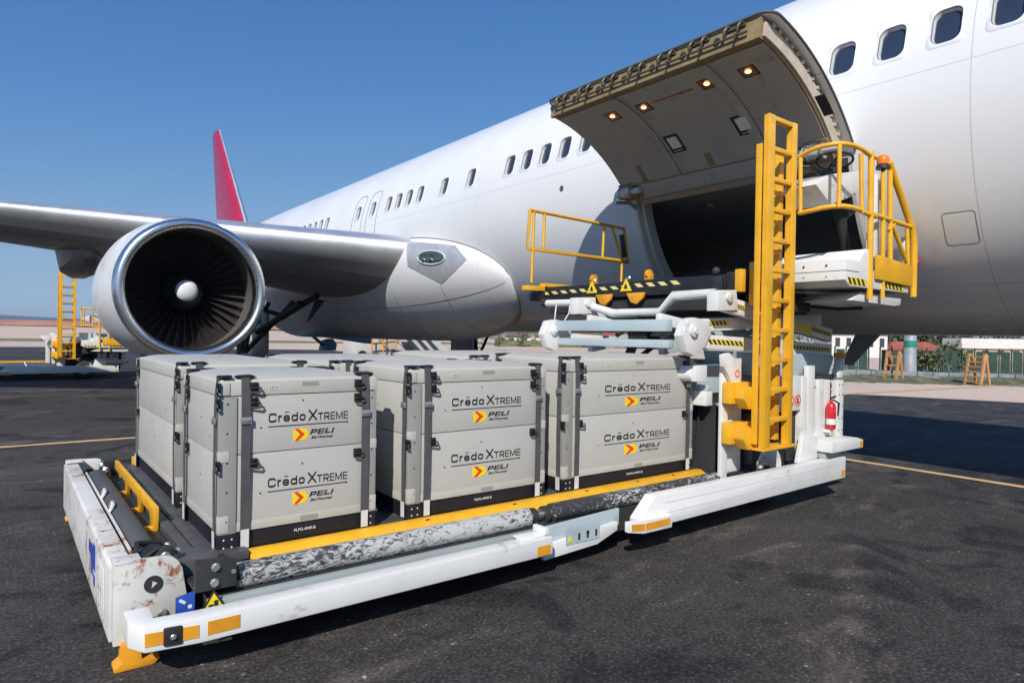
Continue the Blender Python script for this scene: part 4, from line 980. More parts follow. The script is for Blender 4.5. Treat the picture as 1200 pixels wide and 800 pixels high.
for k in range(12):
    z = 4.215-.3125*k
    if z < .8: break
    b = MB(); b.box((lx0+.0905, LY0+.003, z-.025), (lx1-.0905, LY0+.075, z+.02)); part(b, 'rung', MT['yellow'], lad, bevel=.003)
    if k > 1: b = MB(); b.box((lx0+.031, LY0+.105, z-.12), (lx1-.101, LY0+.125, z-.08)); part(b, 'rear_rung', MT['yellow'], lad, bevel=.003)
b = MB(); b.box((lx0-.04, LY0-.01, .775), (lx1+.10, LY0+.20, .798)); part(b, 'foot_plate', MT['yellow'], lad, bevel=.003)
for z in (1.25, .83):
    b = MB(); b.box((5.97, 4.0, z), (6.34, 4.105, z+.22)); part(b, 'ladder_arm', MT['yellow'], lad, bevel=.006)
    b = MB(); b.prism([(6.02, z+.17), (6.02, z+.06), (6.10, z-.05), (6.30, z-.05), (6.30, z+.18)], 'y', 3.876, 3.998); part(b, 'ladder_arm', MT['yellow'], lad, bevel=.006)
# ---- scissor lift
def beam(p, q, h, wd, name, mat='white', **k):
    b = MB(); b.bar(p, q, wd, h); return part(b, name, MT[mat], bevel=.012, up=True, **k)
SCI = []
for ys in (4.26, 6.42):
    e1 = beam((6.0, ys, 2.33), (8.5, ys, 1.99), .17, .09, 'scissor_arm'); 
    e2 = beam((5.62, ys+.14, 2.05), (8.5, ys+.14, 2.20), .14, .09, 'scissor_arm')
    e3 = beam((5.62, ys+.01, 1.90), (8.52, ys+.01, 1.80), .15, .09, 'scissor_arm')
    SCI += [e1.name, e2.name, e3.name]
    if ys < 5:
        d = Vector((2.5, 0, -.34)); nrm = (0, -1, 0); yf = ys-.0455
        for t0_, t1_, n in ((.10, .21, 4), (.80, .99, 5)):
            for nm_, f0, mt_ in (('stripe_band', 0, 'signy'),):
                p0 = Vector((6.0, yf, 2.33))+d*t0_; p1 = Vector((6.0, yf, 2.33))+d*t1_
                sb_ = plate(e1, 'stripe_band', p0+Vector((0, 0, -.02)), p1-p0, (0, 0, .05), nrm, MT['signy'])
                stripes(sb_, p0+Vector((0, -.002, -.02)), p1+Vector((0, -.002, -.02)), n*2, (0, 0, .05), nrm, .6, MT['print'])
        d = Vector((2.9, 0, -.10))
        for t0_, t1_, n in ((.10, .32, 4), (.68, .99, 6)):
            p0 = Vector((5.62, ys-.0355, 1.90))+d*t0_; p1 = Vector((5.62, ys-.0355, 1.90))+d*t1_
            sb_ = plate(e3, 'stripe_band', p0+Vector((0, 0, -.02)), p1-p0, (0, 0, .05), nrm, MT['signy']); stripes(sb_, p0+Vector((0, -.002, -.02)), p1+Vector((0, -.002, -.02)), n*2, (0, 0, .05), nrm, .6, MT['print'])
        d = Vector((2.88, 0, .15)); p0 = Vector((5.62, ys+.0945, 2.05))+d*.08; p1 = Vector((5.62, ys+.0945, 2.05))+d*.28
        sb_ = plate(e2, 'stripe_band', p0+Vector((0, 0, -.01)), p1-p0, (0, 0, .05), nrm, MT['signy']); stripes(sb_, p0+Vector((0, -.002, -.01)), p1+Vector((0, -.002, -.01)), 8, (0, 0, .05), nrm, .6, MT['print'])
        plate(e1, 'yellow_notice', (7.62, yf, 2.04), (.36, 0, -.05), (0, 0, .10), nrm, MT['signy'])
    # pivot cheeks at the rear end
    b = MB(); b.prism([(5.42, 1.95), (5.50, 2.12), (5.62, 2.14), (5.86, 2.11), (5.90, 1.98), (5.80, 1.84), (5.62, 1.74), (5.50, 1.78)], 'y', ys-.06, ys+.06); pc = part(b, 'pivot_cheek', MT['white'], bevel=.015, up=True)
    SCI.append(pc.name)
    b = MB(); b.lathe([(.06, 0), (.06, .03), (.035, .035), (.03, .05), (0, .05)], (5.58, ys-.061, 2.0), (0, -1, 0), 16); part(b, 'pivot_pin', MT['white'], pc)
    b = MB(); b.prism([(5.98, 2.22), (5.98, 2.44), (6.32, 2.46), (6.36, 2.24)], 'y', ys-.07, ys+.07); pb = part(b, 'arm_head', MT['white'], bevel=.012, up=True); SCI.append(pb.name)
    b = MB(); b.lathe([(.05, 0), (.05, .03), (.02, .04)], (6.17, ys-.071, 2.37), (0, -1, 0), 14, capb=True); part(b, 'pivot_pin', MT['white'], pb)
b = MB(); b.bar((5.66, 4.57, 2.06), (5.66, 6.36, 2.06), .12, .13); cb = part(b, 'cross_tube', MT['pale_blue'], bevel=.012, up=True); SCI.append(cb.name)
b = MB(); b.bar((5.70, 4.57, 1.86), (5.70, 6.36, 1.86), .10, .09); cb = part(b, 'cross_tube', MT['pale_blue'], bevel=.012, up=True); SCI.append(cb.name)
for ya in (4.78, 5.9):
    e4 = beam((5.78, ya, 1.80), (8.3, ya, 2.16), .13, .08, 'inner_arm', 'pale_blue'); e5 = beam((5.85, ya+.1, 2.14), (8.3, ya+.1, 1.82), .13, .08, 'inner_arm', 'white'); SCI += [e4.name, e5.name]
for ya, za in ((5.15, 1.72), (5.55, 1.95)):
    b = MB(); b.tube([(5.9, ya, za), (6.5, ya+.1, za+.25), (7.4, ya+.1, za+.2)], .03, 8); o = part(b, 'hydraulic_hose', MT['rubber'], smooth=60, up=True); SCI.append(o.name)
b = MB(); b.tube([(6.25, 7.30, 2.40), (6.25, 6.62, 2.39), (6.25, 6.42, 2.35), (6.25, 5.95, 2.235), (6.25, 5.18, 2.235), (6.25, 4.98, 2.42), (6.25, 4.40, 2.43)], .052, 14); tb_ = part(b, 'bent_tie_tube', MT['white'], smooth=50, up=True); SCI.append(tb_.name)
for y in (7.30, 4.40): b = MB(); b.cyl((6.25, y-.04, 2.41), (6.25, y+.04, 2.41), .066, 14); part(b, 'tube_collar', MT['dark'], tb_)
b = MB()
for k in range(7): b.tube([(5.78+.12*math.cos(a), 4.9+.04*k, 1.98+.14*math.sin(a)) for a in [2*math.pi*j/16 for j in range(16)]], .018, 6, closed=True)
o = part(b, 'hose_coil', MT['rubber'], smooth=70, up=True); SCI.append(o.name)
b = MB(); b.bar((5.95, 5.4, 1.70), (6.5, 5.6, 2.3), .09, .09); o = part(b, 'lift_ram', MT['black'], bevel=.01, up=True); SCI.append(o.name)
b = MB(); b.tube([(6.1, 6.9, 2.36), (6.05, 6.86, 2.25), (5.9, 6.7, 2.15)], .010, 6); b.tube([(6.1, 6.62, 2.34), (6.05, 6.58, 2.24), (5.9, 6.5, 2.14)], .010, 6); o = part(b, 'hydraulic_hose', MT['tag'], smooth=70, up=True); SCI.append(o.name)
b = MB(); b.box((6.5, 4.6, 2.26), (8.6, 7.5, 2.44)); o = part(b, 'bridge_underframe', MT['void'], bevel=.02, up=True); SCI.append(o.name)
b = MB(); b.box((6.12, 4.5, 1.31), (8.3, 7.4, 1.62)); part(b, 'chassis_top', MT['pale_blue'], bevel=.01)
# ---- raised bridge
BX = 6.45
b = MB(); b.prism([(BX, 2.46), (BX, 2.655), (BX+.05, 2.665), (9.0, 2.665), (9.0, 2.45)], 'y', 4.42, 7.86); bd = part(b, 'bridge_deck', MT['black'], bevel=.01, up=True)
stripes(bd, (BX, 7.55, 2.545), (BX, 5.75, 2.565), 9, (0, 0, .045), (-1, 0, 0), .35, MT['paley'], .5); stripes(bd, (BX, 5.72, 2.57), (BX, 4.95, 2.575), 4, (0, 0, .05), (-1, 0, 0), .35, MT['paley'], .5)
for y in (6.55, 5.92):
    b = MB(); b.prism([(y-.10, 2.53), (y+.10, 2.53), (y, 2.70)], 'x', BX-.012, BX-.004); t = part(b, 'warning_triangle', MT['signy'], bd)
    b = MB(); b.prism([(y-.03, 2.56), (y+.03, 2.56), (y+.012, 2.62), (y-.012, 2.62)], 'x', BX-.0145, BX-.0125); part(b, 'triangle_symbol', MT['print'], t)
    bolt(bd, (BX, y-.05, 2.70), (-1, 0, 0), .022, .015)
for y in (6.28, 5.72):
    b = MB(); b.prism([(y+.16, 2.50), (y-.15, 2.50), (y-.12, 2.42), (y-.02, 2.35), (y+.08, 2.38)], 'x', BX-.05, BX-.013); part(b, 'container_stop', MT['orange'], bd, bevel=.008)
for y in (6.62, 5.62):
    b = MB(); b.lathe([(.0, 0), (.06, 0), (.06, .05), (0, .05)], (BX+.12, y, 2.74), (0, 1, .0), 14); b.box((BX+.08, y-.02, 2.667), (BX+.16, y+.07, 2.74)); part(b, 'stop_roller', MT['orange'], bd, bevel=.005)
b = MB(); b.box((BX+.01, 4.30, 2.44), (BX+.2, 4.415, 2.68)); b.box((BX-.03, 4.45, 2.47), (BX-.004, 4.60, 2.64)); b.ball((BX, 4.55, 2.70), .05, 10); part(b, 'bridge_corner', MT['dark'], bevel=.006, up=True)
b = MB(); b.box((BX-.02, 4.20, 2.45), (BX+.06, 4.29, 2.70)); b.box((BX+.10, 4.12, 2.3), (BX+.15, 4.19, 2.78)); part(b, 'bridge_bracket', MT['yellow'], bevel=.006, up=True)
b = MB(); b.box((BX-.06, 7.55, 2.46), (BX+.05, 7.86, 2.6)); part(b, 'bridge_corner', MT['black'], bevel=.01, up=True)
# far guard rail
def hand(name, segs, r=.024, parent=None, sq=True):
    b = MB()
    for s in segs: b.tube(s, r, 8)
    return part(b, name, MT['yellow'], parent, smooth=50, up=parent is None)
Yr = 7.6
P = lambda x, y: onY(x, y, Yr)
b = MB(); b.tube([P(621, 246), P(697, 261), P(731, 268), P(736, 307), P(618, 291), P(621, 246)], .026, 8); gr = part(b, 'guard_rail', MT['yellow'], smooth=50, up=True)
for q in ((P(626, 246), P(623, 331)), (P(638, 250), P(637, 290)), (P(708, 264), P(706, 303)), (P(717, 266), P(729, 305)), (P(729, 304), P(728, 330))):
    b = MB(); b.tube(q, .022, 8); part(b, 'rail_post', MT['yellow'], gr, smooth=50)
b = MB(); b.bar(P(728, 275), P(732, 302), .03, .09); part(b, 'rail_pad', MT['deck'], gr, bevel=.005)
b = MB(); b.box((BX-.36, 7.53, 2.60), (BX-.02, 7.67, 2.67)); b.box((BX-.019, 7.53, 2.667), (BX+.75, 7.67, 2.72)); part(b, 'rail_base', MT['yellow'], gr, bevel=.006)
# ---- operator's platform
CYn, CX0, CX1 = 3.3, 6.9, 8.45
b = MB(); b.prism([(CX0, 2.56), (CX0, 2.655), (CX0+.005, 2.66), (CX0+.005, 2.775), (CX0+.30, 2.775), (CX0+.47, 2.92), (CX0+.55, 2.92), (CX0+.55, 2.70), (CX1, 2.69), (CX1, 2.50), (CX0+.1, 2.50)], 'y', CYn, 4.25); cabf = part(b, 'operator_platform', MT['white'], bevel=.008, up=True)
b = MB(); b.box((CX0-.003, CYn-.004, 2.656), (CX0+.3, 4.2, 2.661)); part(b, 'platform_seam', MT['seal'], cabf)
for y in (3.5, 3.75): bolt(cabf, (CX0, y, 2.72), (-1, 0, 0), .012, .004, MT['print']); bolt(cabf, (CX0, y, 2.6), (-1, 0, 0), .008, .004, MT['print'])
stripes(cabf, (CX0+.10, CYn, 2.52), (CX0+.50, CYn, 2.515), 4, (0, 0, .07), (0, -1, 0), .5, MT['print'], .5); stripes(cabf, (CX0+.95, CYn, 2.52), (CX0+1.42, CYn, 2.515), 5, (0, 0, .07), (0, -1, 0), .5, MT['print'], .5)
plate(cabf, 'stripe_band', (CX0+.07, CYn+.0015, 2.518), (.42, 0, -.002), (0, 0, .074), (0, -1, 0), MT['signy'], .003); plate(cabf, 'stripe_band', (CX0+.92, CYn+.0015, 2.518), (.50, 0, -.002), (0, 0, .074), (0, -1, 0), MT['signy'], .003)
b = MB(); b.prism([(CX0+.28, 2.36), (CX0+.5, 2.46), (CX1-.04, 2.44), (CX1-.05, 2.36), (CX1-.2, 2.34)], 'y', 3.36, 4.0); part(b, 'skirt_tray', MT['white'], bevel=.008, up=True)
b = MB(); b.tube([(CX0-.1, 4.1, 2.40), (CX0+.3, 3.9, 2.37), (CX0+.6, 3.5, 2.46)], .015, 6); b.tube([(CX0-.3, 4.2, 2.36), (CX0+.2, 4.0, 2.32), (CX0+.9, 3.8, 2.30), (CX1-.3, 3.7, 2.32)], .022, 6); part(b, 'cable', MT['rubber'], smooth=70, up=True)
b = MB(); b.box((CX0-.1, 3.95, 2.25), (CX0+.55, 4.4, 2.45)); part(b, 'platform_support', MT['void'], bevel=.02, up=True)
def Q(x, y, Y=CYn): return onY(x, y, Y)
def K(x, y, X=CX0): return onX(x, y, X)
# curved front rails
def bend(a, c, b_, n=6): return [a.lerp(c, t).lerp(c.lerp(b_, t), t) for t in [k/n for k in range(n+1)]]
topl = [K(936, 184), K(950, 176)]+bend(K(950, 176), Vector((CX0, CYn-.02, 4.05)), Q(1018, 181))[1:]+[Q(1026, 185)]
midl = [K(936, 250), K(950, 247)]+bend(K(950, 247), Vector((CX0, CYn-.02, 3.38)), Q(1014, 250))[1:]+[Q(1026, 254)]
b = MB(); b.tube(topl, .026, 8); cg = part(b, 'cab_rail', MT['yellow'], smooth=50, up=True)
b = MB(); b.tube(midl, .026, 8); part(b, 'cab_rail', MT['yellow'], smooth=50, up=True)
for a_, c_ in ((K(938, 185), K(938, 250)), (K(984, 168, 6.95), K(983, 243, 6.95)), (Q(1009, 180), Q(1010, 250))):
    b = MB(); b.tube([a_, c_], .024, 8); part(b, 'rail_post', MT['yellow'], cg, smooth=50)
b = MB(); b.tube([Q(1021, 178), Q(1019, 350)], .033, 8); part(b, 'rail_post', MT['yellow'], cg, smooth=50)
b = MB(); b.tube([Q(1035, 202), Q(1034, 350)], .026, 8); part(b, 'rail_post', MT['yellow'], cg, smooth=50)
b = MB(); b.tube([Q(1043, 200), Q(1043, 310)], .03, 8); part(b, 'rail_post', MT['yellow'], cg, smooth=50)
b = MB(); b.tube([Q(1042, 190), Q(1068, 265), Q(1071, 283), Q(1070, 348)], .04, 8); part(b, 'rail_post', MT['yellow'], cg, smooth=50)
b = MB(); b.tube([Q(1022, 251), Q(1067, 266)], .028, 8); part(b, 'cab_rail', MT['yellow'], cg, smooth=50)
b = MB(); b.tube([Q(1046, 265), Q(1062, 306)], .026, 8); b.tube([Q(1041, 270), Q(1048, 262)], .022, 8); part(b, 'rail_brace', MT['yellow'], cg, smooth=50)
b = MB(); b.tube([Q(1063, 268), Q(1064, 310)], .024, 8); part(b, 'rail_post', MT['yellow'], cg, smooth=50)
q0, q1, q2, q3 = Q(1024, 298), Q(1067, 312), Q(1066, 336), Q(1024, 327); b = MB(); b.prism([(p.x, p.z) for p in (q0, q1, q2, q3)], 'y', CYn-.03, CYn-.01); part(b, 'kick_panel', MT['yellow'], cg, bevel=.004)
# post, console, wheel, seat column, beacon
b = MB(); b.bar(Q(1024, 205, 3.42), Q(1022, 302, 3.42), .10, .10, up=(0,1,0)); part(b, 'white_post', MT['white'], bevel=.01, up=True)
b = MB(); b.bar(Q(1060, 278, 3.4), Q(1060, 308, 3.4), .06, .06, up=(0,1,0)); part(b, 'white_post', MT['white'], bevel=.01, up=True)
CYc = 3.62; c0, c1, c2, c3, c4 = (onY(x, y, CYc) for x, y in ((956, 216), (974, 204), (1012, 200), (1010, 226), (974, 240)))
b = MB(); b.prism([(p.x, p.z) for p in (c0, c1, c2, c3, c4)], 'y', CYc, CYc+.42); cn = part(b, 'control_console', MT['white'], bevel=.012, up=True)
b = MB(); b.add([(c1.x+.05, CYc+.05, c1.z+.012), (c2.x-.08, CYc+.05, c2.z+.008), (c2.x-.08, CYc+.36, c2.z+.008), (c1.x+.05, CYc+.36, c1.z+.012)], [(0, 1, 2, 3)]); part(b, 'console_face', MT['print'], cn)
b = MB(); a_, c_ = onY(985, 236, CYc+.2), onY(992, 300, CYc+.2); m_ = onY(986, 262, CYc+.2); b.tube([a_, m_, c_], [.12, .06, .05], 10); b.tube([m_+Vector((0, 0, .05)), a_+Vector((.35, 0, -.05))], .04, 8); part(b, 'console_column', MT['rubber'], smooth=50, up=True)
b = MB(); c = onY(978, 188, CYc+.1); ax = Vector((.25, .1, 1)).normalized(); u = ax.orthogonal().normalized(); v = ax.cross(u)
b.tube([c+(u*math.cos(2*math.pi*k/20)+v*math.sin(2*math.pi*k/20))*.19 for k in range(20)], .014, 6, closed=True)
b.tube([c-u*.19, c+u*.19], .012, 6); b.tube([c, c-ax*.15], .02, 6); part(b, 'steering_wheel', MT['rubber'], smooth=70, up=True)
bc = Q(1035, 193, 3.36)
b = MB(); b.lathe([(0, 0), (.075, 0), (.075, .035), (.06, .045), (0, .045)], bc+Vector((0, 0, -.05)), (0, 0, 1), 18); be = part(b, 'beacon', MT['dark'], smooth=40, up=True)
b = MB(); b.lathe([(.065, 0), (.068, .06), (.055, .095), (.03, .11), (0, .112)], bc, (0, 0, 1), 18); part(b, 'beacon_dome', MT['amber'], be, smooth=60)
b = MB(); b.tube([bc+Vector((0, 0, -.05)), bc+Vector((0, .02, -.4))], .02, 8); part(b, 'beacon_stem', MT['dark'], be)
b = MB(); rc_ = Q(1073, 308, 3.36); b.lathe([(.05, 0), (.05, .03), (0, .04)], rc_, (.3, -1, 0), 14); part(b, 'tail_lamp', MT['red'], bevel=.004, up=True)
# ---- a second loader of the same kind stands far behind, its bridge lowered
def copy_tree(o, parent=None, skip=(), drop=(), dz=0):
    c = o.copy(); COL.objects.link(c); c.parent = parent; ORG[c.name] = ORG.get(o.name, Vector((0, 0, 0)))
    for ch in list(o.children):
        if ch.name in skip: continue
        k = copy_tree(ch, c, skip, drop, dz)
        if ch.name in drop: k.location.z += dz
    return c
ld2 = copy_tree(ld, None, skip=set(SCI)|{gr.name}, drop=set(UPPER), dz=-1.28)
ld2.location = Vector(LO)+Vector((-4.55, 26.2, 0)); ld2['label'] = 'empty cargo loader with lowered bridge, parked far behind the engine'
# ================================================================== CONTAINERS
TXT = {}
def ribbon(b, pts, th, closed=False):
    """flat stroke of even width with mitred corners, in the XZ plane facing -Y"""
    n = len(pts); P = [Vector(p) for p in pts]; L = []; Rr = []
    for i in range(n):
        a = P[i-1] if (i > 0 or closed) else P[i]; c = P[(i+1) % n] if (i < n-1 or closed) else P[i]
        d1 = (P[i]-a); d2 = (c-P[i])
        if d1.length < 1e-6: d1 = d2
        if d2.length < 1e-6: d2 = d1
        d1 = d1.normalized(); d2 = d2.normalized(); n1 = Vector((-d1.y, d1.x)); n2 = Vector((-d2.y, d2.x)); m = (n1+n2).normalized(); k = th/2/max(.35, m.dot(n1))
        L.append(P[i]+m*k); Rr.append(P[i]-m*k)
    V = [(p.x, 0, p.y) for p in L]+[(p.x, 0, p.y) for p in Rr]
    b.add(V, [(i, (i+1) % n, n+(i+1) % n, n+i) for i in range(n if closed else n-1)])
def super_o(w, h, r, k=5, x=0, y=0): return [(x+u+w/2, y+v+h/2) for u, v in rrect(w/2, h/2, r, k)]
def glyphs(txt, th, xh=.74, gap=.26, small=1.0):
    """wide square-shouldered letters, cap height 1"""
    b = MB(); x = 0
    for ch in txt:
        t = th; W_ = {'C': 1.35, 'r': .62, 'e': 1.12, 'd': 1.12, 'o': 1.12, 'X': 1.45, 'T': 1.1, 'R': 1.15, 'E': 1.0, 'M': 1.4, 'P': .95, 'L': .85, 'I': .12}[ch]
        H_ = 1.0; h = t/2
        if ch == 'C': ribbon(b, super_o(W_-t, H_-t, .24, 5, x+h, h), t)
        elif ch == 'o': ribbon(b, super_o(W_-t, xh-t, .24, 5, x+h, h), t, True)
        elif ch == 'e':
            q = super_o(W_-t, xh-t, .24, 5, x+h, h); ribbon(b, [(x+h, xh*.5), (x+W_-h, xh*.5)]+q[1:6]+q[6:], t*.92); ribbon(b, [q[-6], q[-5], q[-4], q[-3]], t)
        elif ch == 'd': ribbon(b, super_o(W_-t, xh-t, .24, 5, x+h, h), t, True); ribbon(b, [(x+W_-h, 0), (x+W_-h, 1.0)], t)
        elif ch == 'r': ribbon(b, [(x+h, 0), (x+h, xh)], t); ribbon(b, [(x+h, xh*.45), (x+.2, xh-t*.8), (x+.34, xh-h), (x+W_, xh-h)], t)
        elif ch == 'X': ribbon(b, [(x+h*.9, 0), (x+W_-h*.9, 1)], t*1.05); ribbon(b, [(x+h*.9, 1), (x+W_-h*.9, 0)], t*1.05)
        elif ch == 'T': ribbon(b, [(x, 1-h), (x+W_, 1-h)], t); ribbon(b, [(x+W_/2, 0), (x+W_/2, 1)], t)
        elif ch == 'E':
            ribbon(b, [(x+h, 0), (x+h, 1)], t)
            for z_ in (h*.8, .5, 1-h*.8): ribbon(b, [(x, z_), (x+W_, z_)], t*.8)
        elif ch in 'RP':
            zb = .42; ribbon(b, [(x+h, 0), (x+h, 1)], t); ribbon(b, [(x, 1-h), (x+W_-.24, 1-h), (x+W_-h-.05, 1-h-.06), (x+W_-h, 1-h-.14), (x+W_-h, zb+.14), (x+W_-h-.05, zb+.06), (x+W_-.24, zb), (x, zb)], t)
            if ch == 'R': ribbon(b, [(x+W_*.55, zb), (x+W_-h*.4, 0)], t)
        elif ch == 'M': ribbon(b, [(x+h, 0), (x+h, 1)], t); ribbon(b, [(x+W_-h, 0), (x+W_-h, 1)], t); ribbon(b, [(x+h, 1-h*.6), (x+W_/2, .12), (x+W_-h, 1-h*.6)], t*.85)
        elif ch == 'L': ribbon(b, [(x+h, 1), (x+h, h), (x+W_, h)], t)
        elif ch == 'I': W_ = t; ribbon(b, [(x+h, 0), (x+h, 1)], t)
        x += W_+gap
    return b, x-gap
def letter_mesh(name, txt, th, cap, shear=0, gap=.26, wk=1.0):
    b, wd = glyphs(txt, th, gap=gap)
    for v in b.v: v.x = ((v.x-wd/2)*wk+shear*(v.z-.5))*cap; v.z = (v.z-.5)*cap
    # give the print a hair of thickness so that overlapping strokes never share a plane with the tray
    me = b.mesh(name, MT['print'], fix=False); return me
TXT['credo'] = letter_mesh('lettering', 'Credo', .225, .074)
TXT['x'] = letter_mesh('lettering', 'X', .2, .086)
TXT['treme'] = letter_mesh('lettering', 'TREME', .205, .064, gap=.22)
TXT['peli'] = letter_mesh('lettering', 'PELI', .27, .07, shear=.28, gap=.12, wk=1.0)
TXT['bio'] = text_mesh('lettering', 'BioThermal', .042, MT['print'], bold=.001, shear=.25, stretch=1.12)
TXT['code'] = text_mesh('lettering', 'PLPG-4949-B', .028, MT['tag'], bold=.0004, stretch=1.0)
def latch_mesh():
    b = MB(); b.box((-.006, -.012, -.03), (.05, 0, .03)); b.box((.0, -.022, .005), (.035, -.0125, .028)); 
    b.tube([(.0, -.014, -.004), (.062, -.024, -.006), (.068, -.026, -.026), (.058, -.024, -.037), (.0, -.014, -.036)], .0065, 6)
    return b.mesh('latch', MT['latch'], bevel=.003)
def buckle_mesh():
    b = MB(); b.box((-.034, -.016, -.022), (.034, -.006, .022)); b.box((-.024, -.0185, -.008), (.024, -.0165, .012)); return b.mesh('buckle', MT['bolt'], bevel=.003)
def topclip_mesh():
    b = MB(); b.prism([(-.06, .0), (-.04, .012), (.04, .016), (.07, .004), (.04, -.004)], 'y', 0.0, .07); b.box((-.035, -.006, -.012), (.035, -.0005, .008)); return b.mesh('strap_clip', MT['latch'], bevel=.004)
def screw_mesh():
    b = MB(); b.lathe([(.0065, 0), (.005, .003)], (0, 0, 0), (0, -1, 0), 8, capb=True); return b.mesh('screw', MT['latch'])
LM, BMm, TCm, SMm = latch_mesh(), buckle_mesh(), topclip_mesh(), screw_mesh()
WSM = SMm.copy(); WSM.materials.clear(); WSM.materials.append(MT['tag'])
def container(x0, x1, y0, y1, z0, H, label, full=True):
    """insulated shipping box: black pallet, two trays, lid, corner profiles, straps over latches, lettering on the front"""
    W, Dp = x1-x0, y1-y0
    t = thing('shipping_container', label, 'container', ((x0+x1)/2, (y0+y1)/2, z0), 'grey insulated shipping containers on the loader')
    zb, zm, zl = z0+.125, z0+H*.56, z0+H*.905
    b = MB(); b.box((x0+.012, y0+.012, z0), (x1-.012, y1-.012, zb)); pal = b.build('pallet', MT['cpallet'], t, bevel=.006)
    b = MB(); b.box((x0+.004, y0+.004, zb+.002), (x1-.004, y1-.004, zm-.004)); low = b.build('lower_tray', MT['ctray'], t, bevel=.006)
    b = MB(); b.box((x0+.004, y0+.004, zm+.003), (x1-.004, y1-.004, zl-.004)); upt = b.build('upper_tray', MT['ctray'], t, bevel=.006)
    b = MB(); b.box((x0+.012, y0+.012, zm-.01), (x1-.012, y1-.012, zm+.01)); b.build('tray_gasket', MT['ccorner'], t)
    zt = z0+H; e = .002; b = MB(); i1, i2 = .015, .16
    V = []
    for ins, z in ((-e, zl), (-e, zt-.012), (i1, zt), (i2, zt+.026), (i2+.08, zt+.03)): V += [(x0+ins, y0+ins, z), (x1-ins, y0+ins, z), (x1-ins, y1-ins, z), (x0+ins, y1-ins, z)]
    Fc = [(3, 2, 1, 0), (16, 17, 18, 19)]
    for i in range(4):
        for k in range(4): Fc.append((i*4+k, i*4+(k+1) % 4, (i+1)*4+(k+1) % 4, (i+1)*4+k))
    b.add(V, Fc); lid = b.build('lid', MT['clid'], t, bevel=.004)
    b = MB(); b.box((x0-.0, y0-.0, zb+.0), (x1, y0+.003, zb+.058)); b.box((x0-.0, y0+.0031, zb), (x0+.003, y1, zb+.058)); b.build('base_trim', MT['clid'], low, bevel=.001)
    for cx, sx in ((x0, 1), (x1, -1)):                   # corner profiles, front ones broader
        for cy, sy in ((y0, 1), (y1, -1)):
            a, c = (.105 if sx > 0 else .07), .03; g = .0065
            pts = [(cx-sx*g, cy-sy*g), (cx+sx*a, cy-sy*g), (cx+sx*a, cy+sy*.003), (cx+sx*.003, cy+sy*.003), (cx+sx*.003, cy+sy*c), (cx-sx*g, cy+sy*c)]
            b = MB(); b.prism(pts, 'z', z0+.12, zl-.006); cpf = b.build('corner_profile', MT['ccorner'], t, bevel=.003)
            b = MB(); b.prism([(cx-sx*.008, cy-sy*.008), (cx+sx*(a+.03), cy-sy*.008), (cx+sx*(a+.03), cy+sy*.004), (cx+sx*.004, cy+sy*.004), (cx+sx*.004, cy+sy*.08), (cx-sx*.008, cy+sy*.08)], 'z', z0-.0, z0+.118); b.build('pallet_corner', MT['cpallet'], t, bevel=.003)
            for z_, h_ in ((zl+.005, .085), (zm-.04, .07), (z0+.13, .11)):
                q = [(cx-sx*.009, cy-sy*.009), (cx+sx*a*.55, cy-sy*.009), (cx+sx*a*.55, cy+sy*.004), (cx+sx*.004, cy+sy*.004), (cx+sx*.004, cy+sy*.028), (cx-sx*.009, cy+sy*.028)]
                b = MB(); b.prism(q, 'z', z_, z_+h_*(1 if z_ < zl else .95)); b.build('corner_cap', MT['clid'], cpf, bevel=.002)
    # straps with buckles, latches and tags: front and back (along X), sides (along Y)
    sxs = (x0+W*.145 if W < 1.2 else x0+.155, x1-.085)
    def strap(side, u):
        b = MB(); w_ = .056 if side in 'fb' else .05; zt2 = zt+.006
        if side == 'f': fr = lambda du, n_, z: Vector((u+du, y0-.010-n_, z)); ins = Vector((0, 1, 0))
        if side == 'b': fr = lambda du, n_, z: Vector((u-du, y1+.010+n_, z)); ins = Vector((0, -1, 0))
        if side == 'l': fr = lambda du, n_, z: Vector((x0-.010-n_, u-du, z)); ins = Vector((1, 0, 0))
        if side == 'r': fr = lambda du, n_, z: Vector((x1+.010+n_, u+du, z)); ins = Vector((-1, 0, 0))
        rows = []
        zs = [(zt+.018, -.06), (zt+.010, -.006), (zl, .006), (zm+.2*H, .010), (zm, .009), (zm-.1*H, .012), (zb+.02, .008), (zb-.02, .006)]
        for z, n_ in zs: rows.append([fr(-w_/2, n_, z), fr(w_/2, n_, z), fr(w_/2, n_-.005, z), fr(-w_/2, n_-.005, z), fr(-w_/2, n_, z)])
        b.grid(rows); so_ = b.build('strap', MT['strap'], t, smooth=40)
        rz = {'f': 0, 'b': math.pi, 'l': -math.pi/2, 'r': math.pi/2}[side]
        inst('buckle', BMm, so_, fr(0, .004, zm+.2*H), (0, 0, rz))
        inst('strap_clip', TCm, so_, fr(0, -.012, zt+.012), (0, 0, rz))
        b = MB(); rr = [[fr(-.026, n_, z), fr(.026, n_, z), fr(.026, n_-.003, z), fr(-.026, n_-.003, z), fr(-.026, n_, z)] for z, n_ in ((zb+.015, .014), (z0+.06, .012), (z0+.02, .012))]; b.grid(rr); b.build('strap_tag', MT['tag'], so_)
        for z in (zl+.055, zl-.045, zm-.06):
            inst('latch', LM, t, fr(w_/2 if side != 'x' else 0, -.010, z) if u < (x0+x1)/2 or side in 'lr' else fr(-w_/2-.05, -.010, z), (0, 0, rz))
        return so_
    for u in sxs: strap('f', u)
    if full:
        for u in sxs: strap('b', u)
    for u in (y0+.05, y1-.09): strap('l', u)
    if full:
        for u in (y0+.09, y1-.09): strap('r', u)
    # lettering on each tray
    ks = W*.56/.80; kz = H/1.12; xc = x0+W*.545
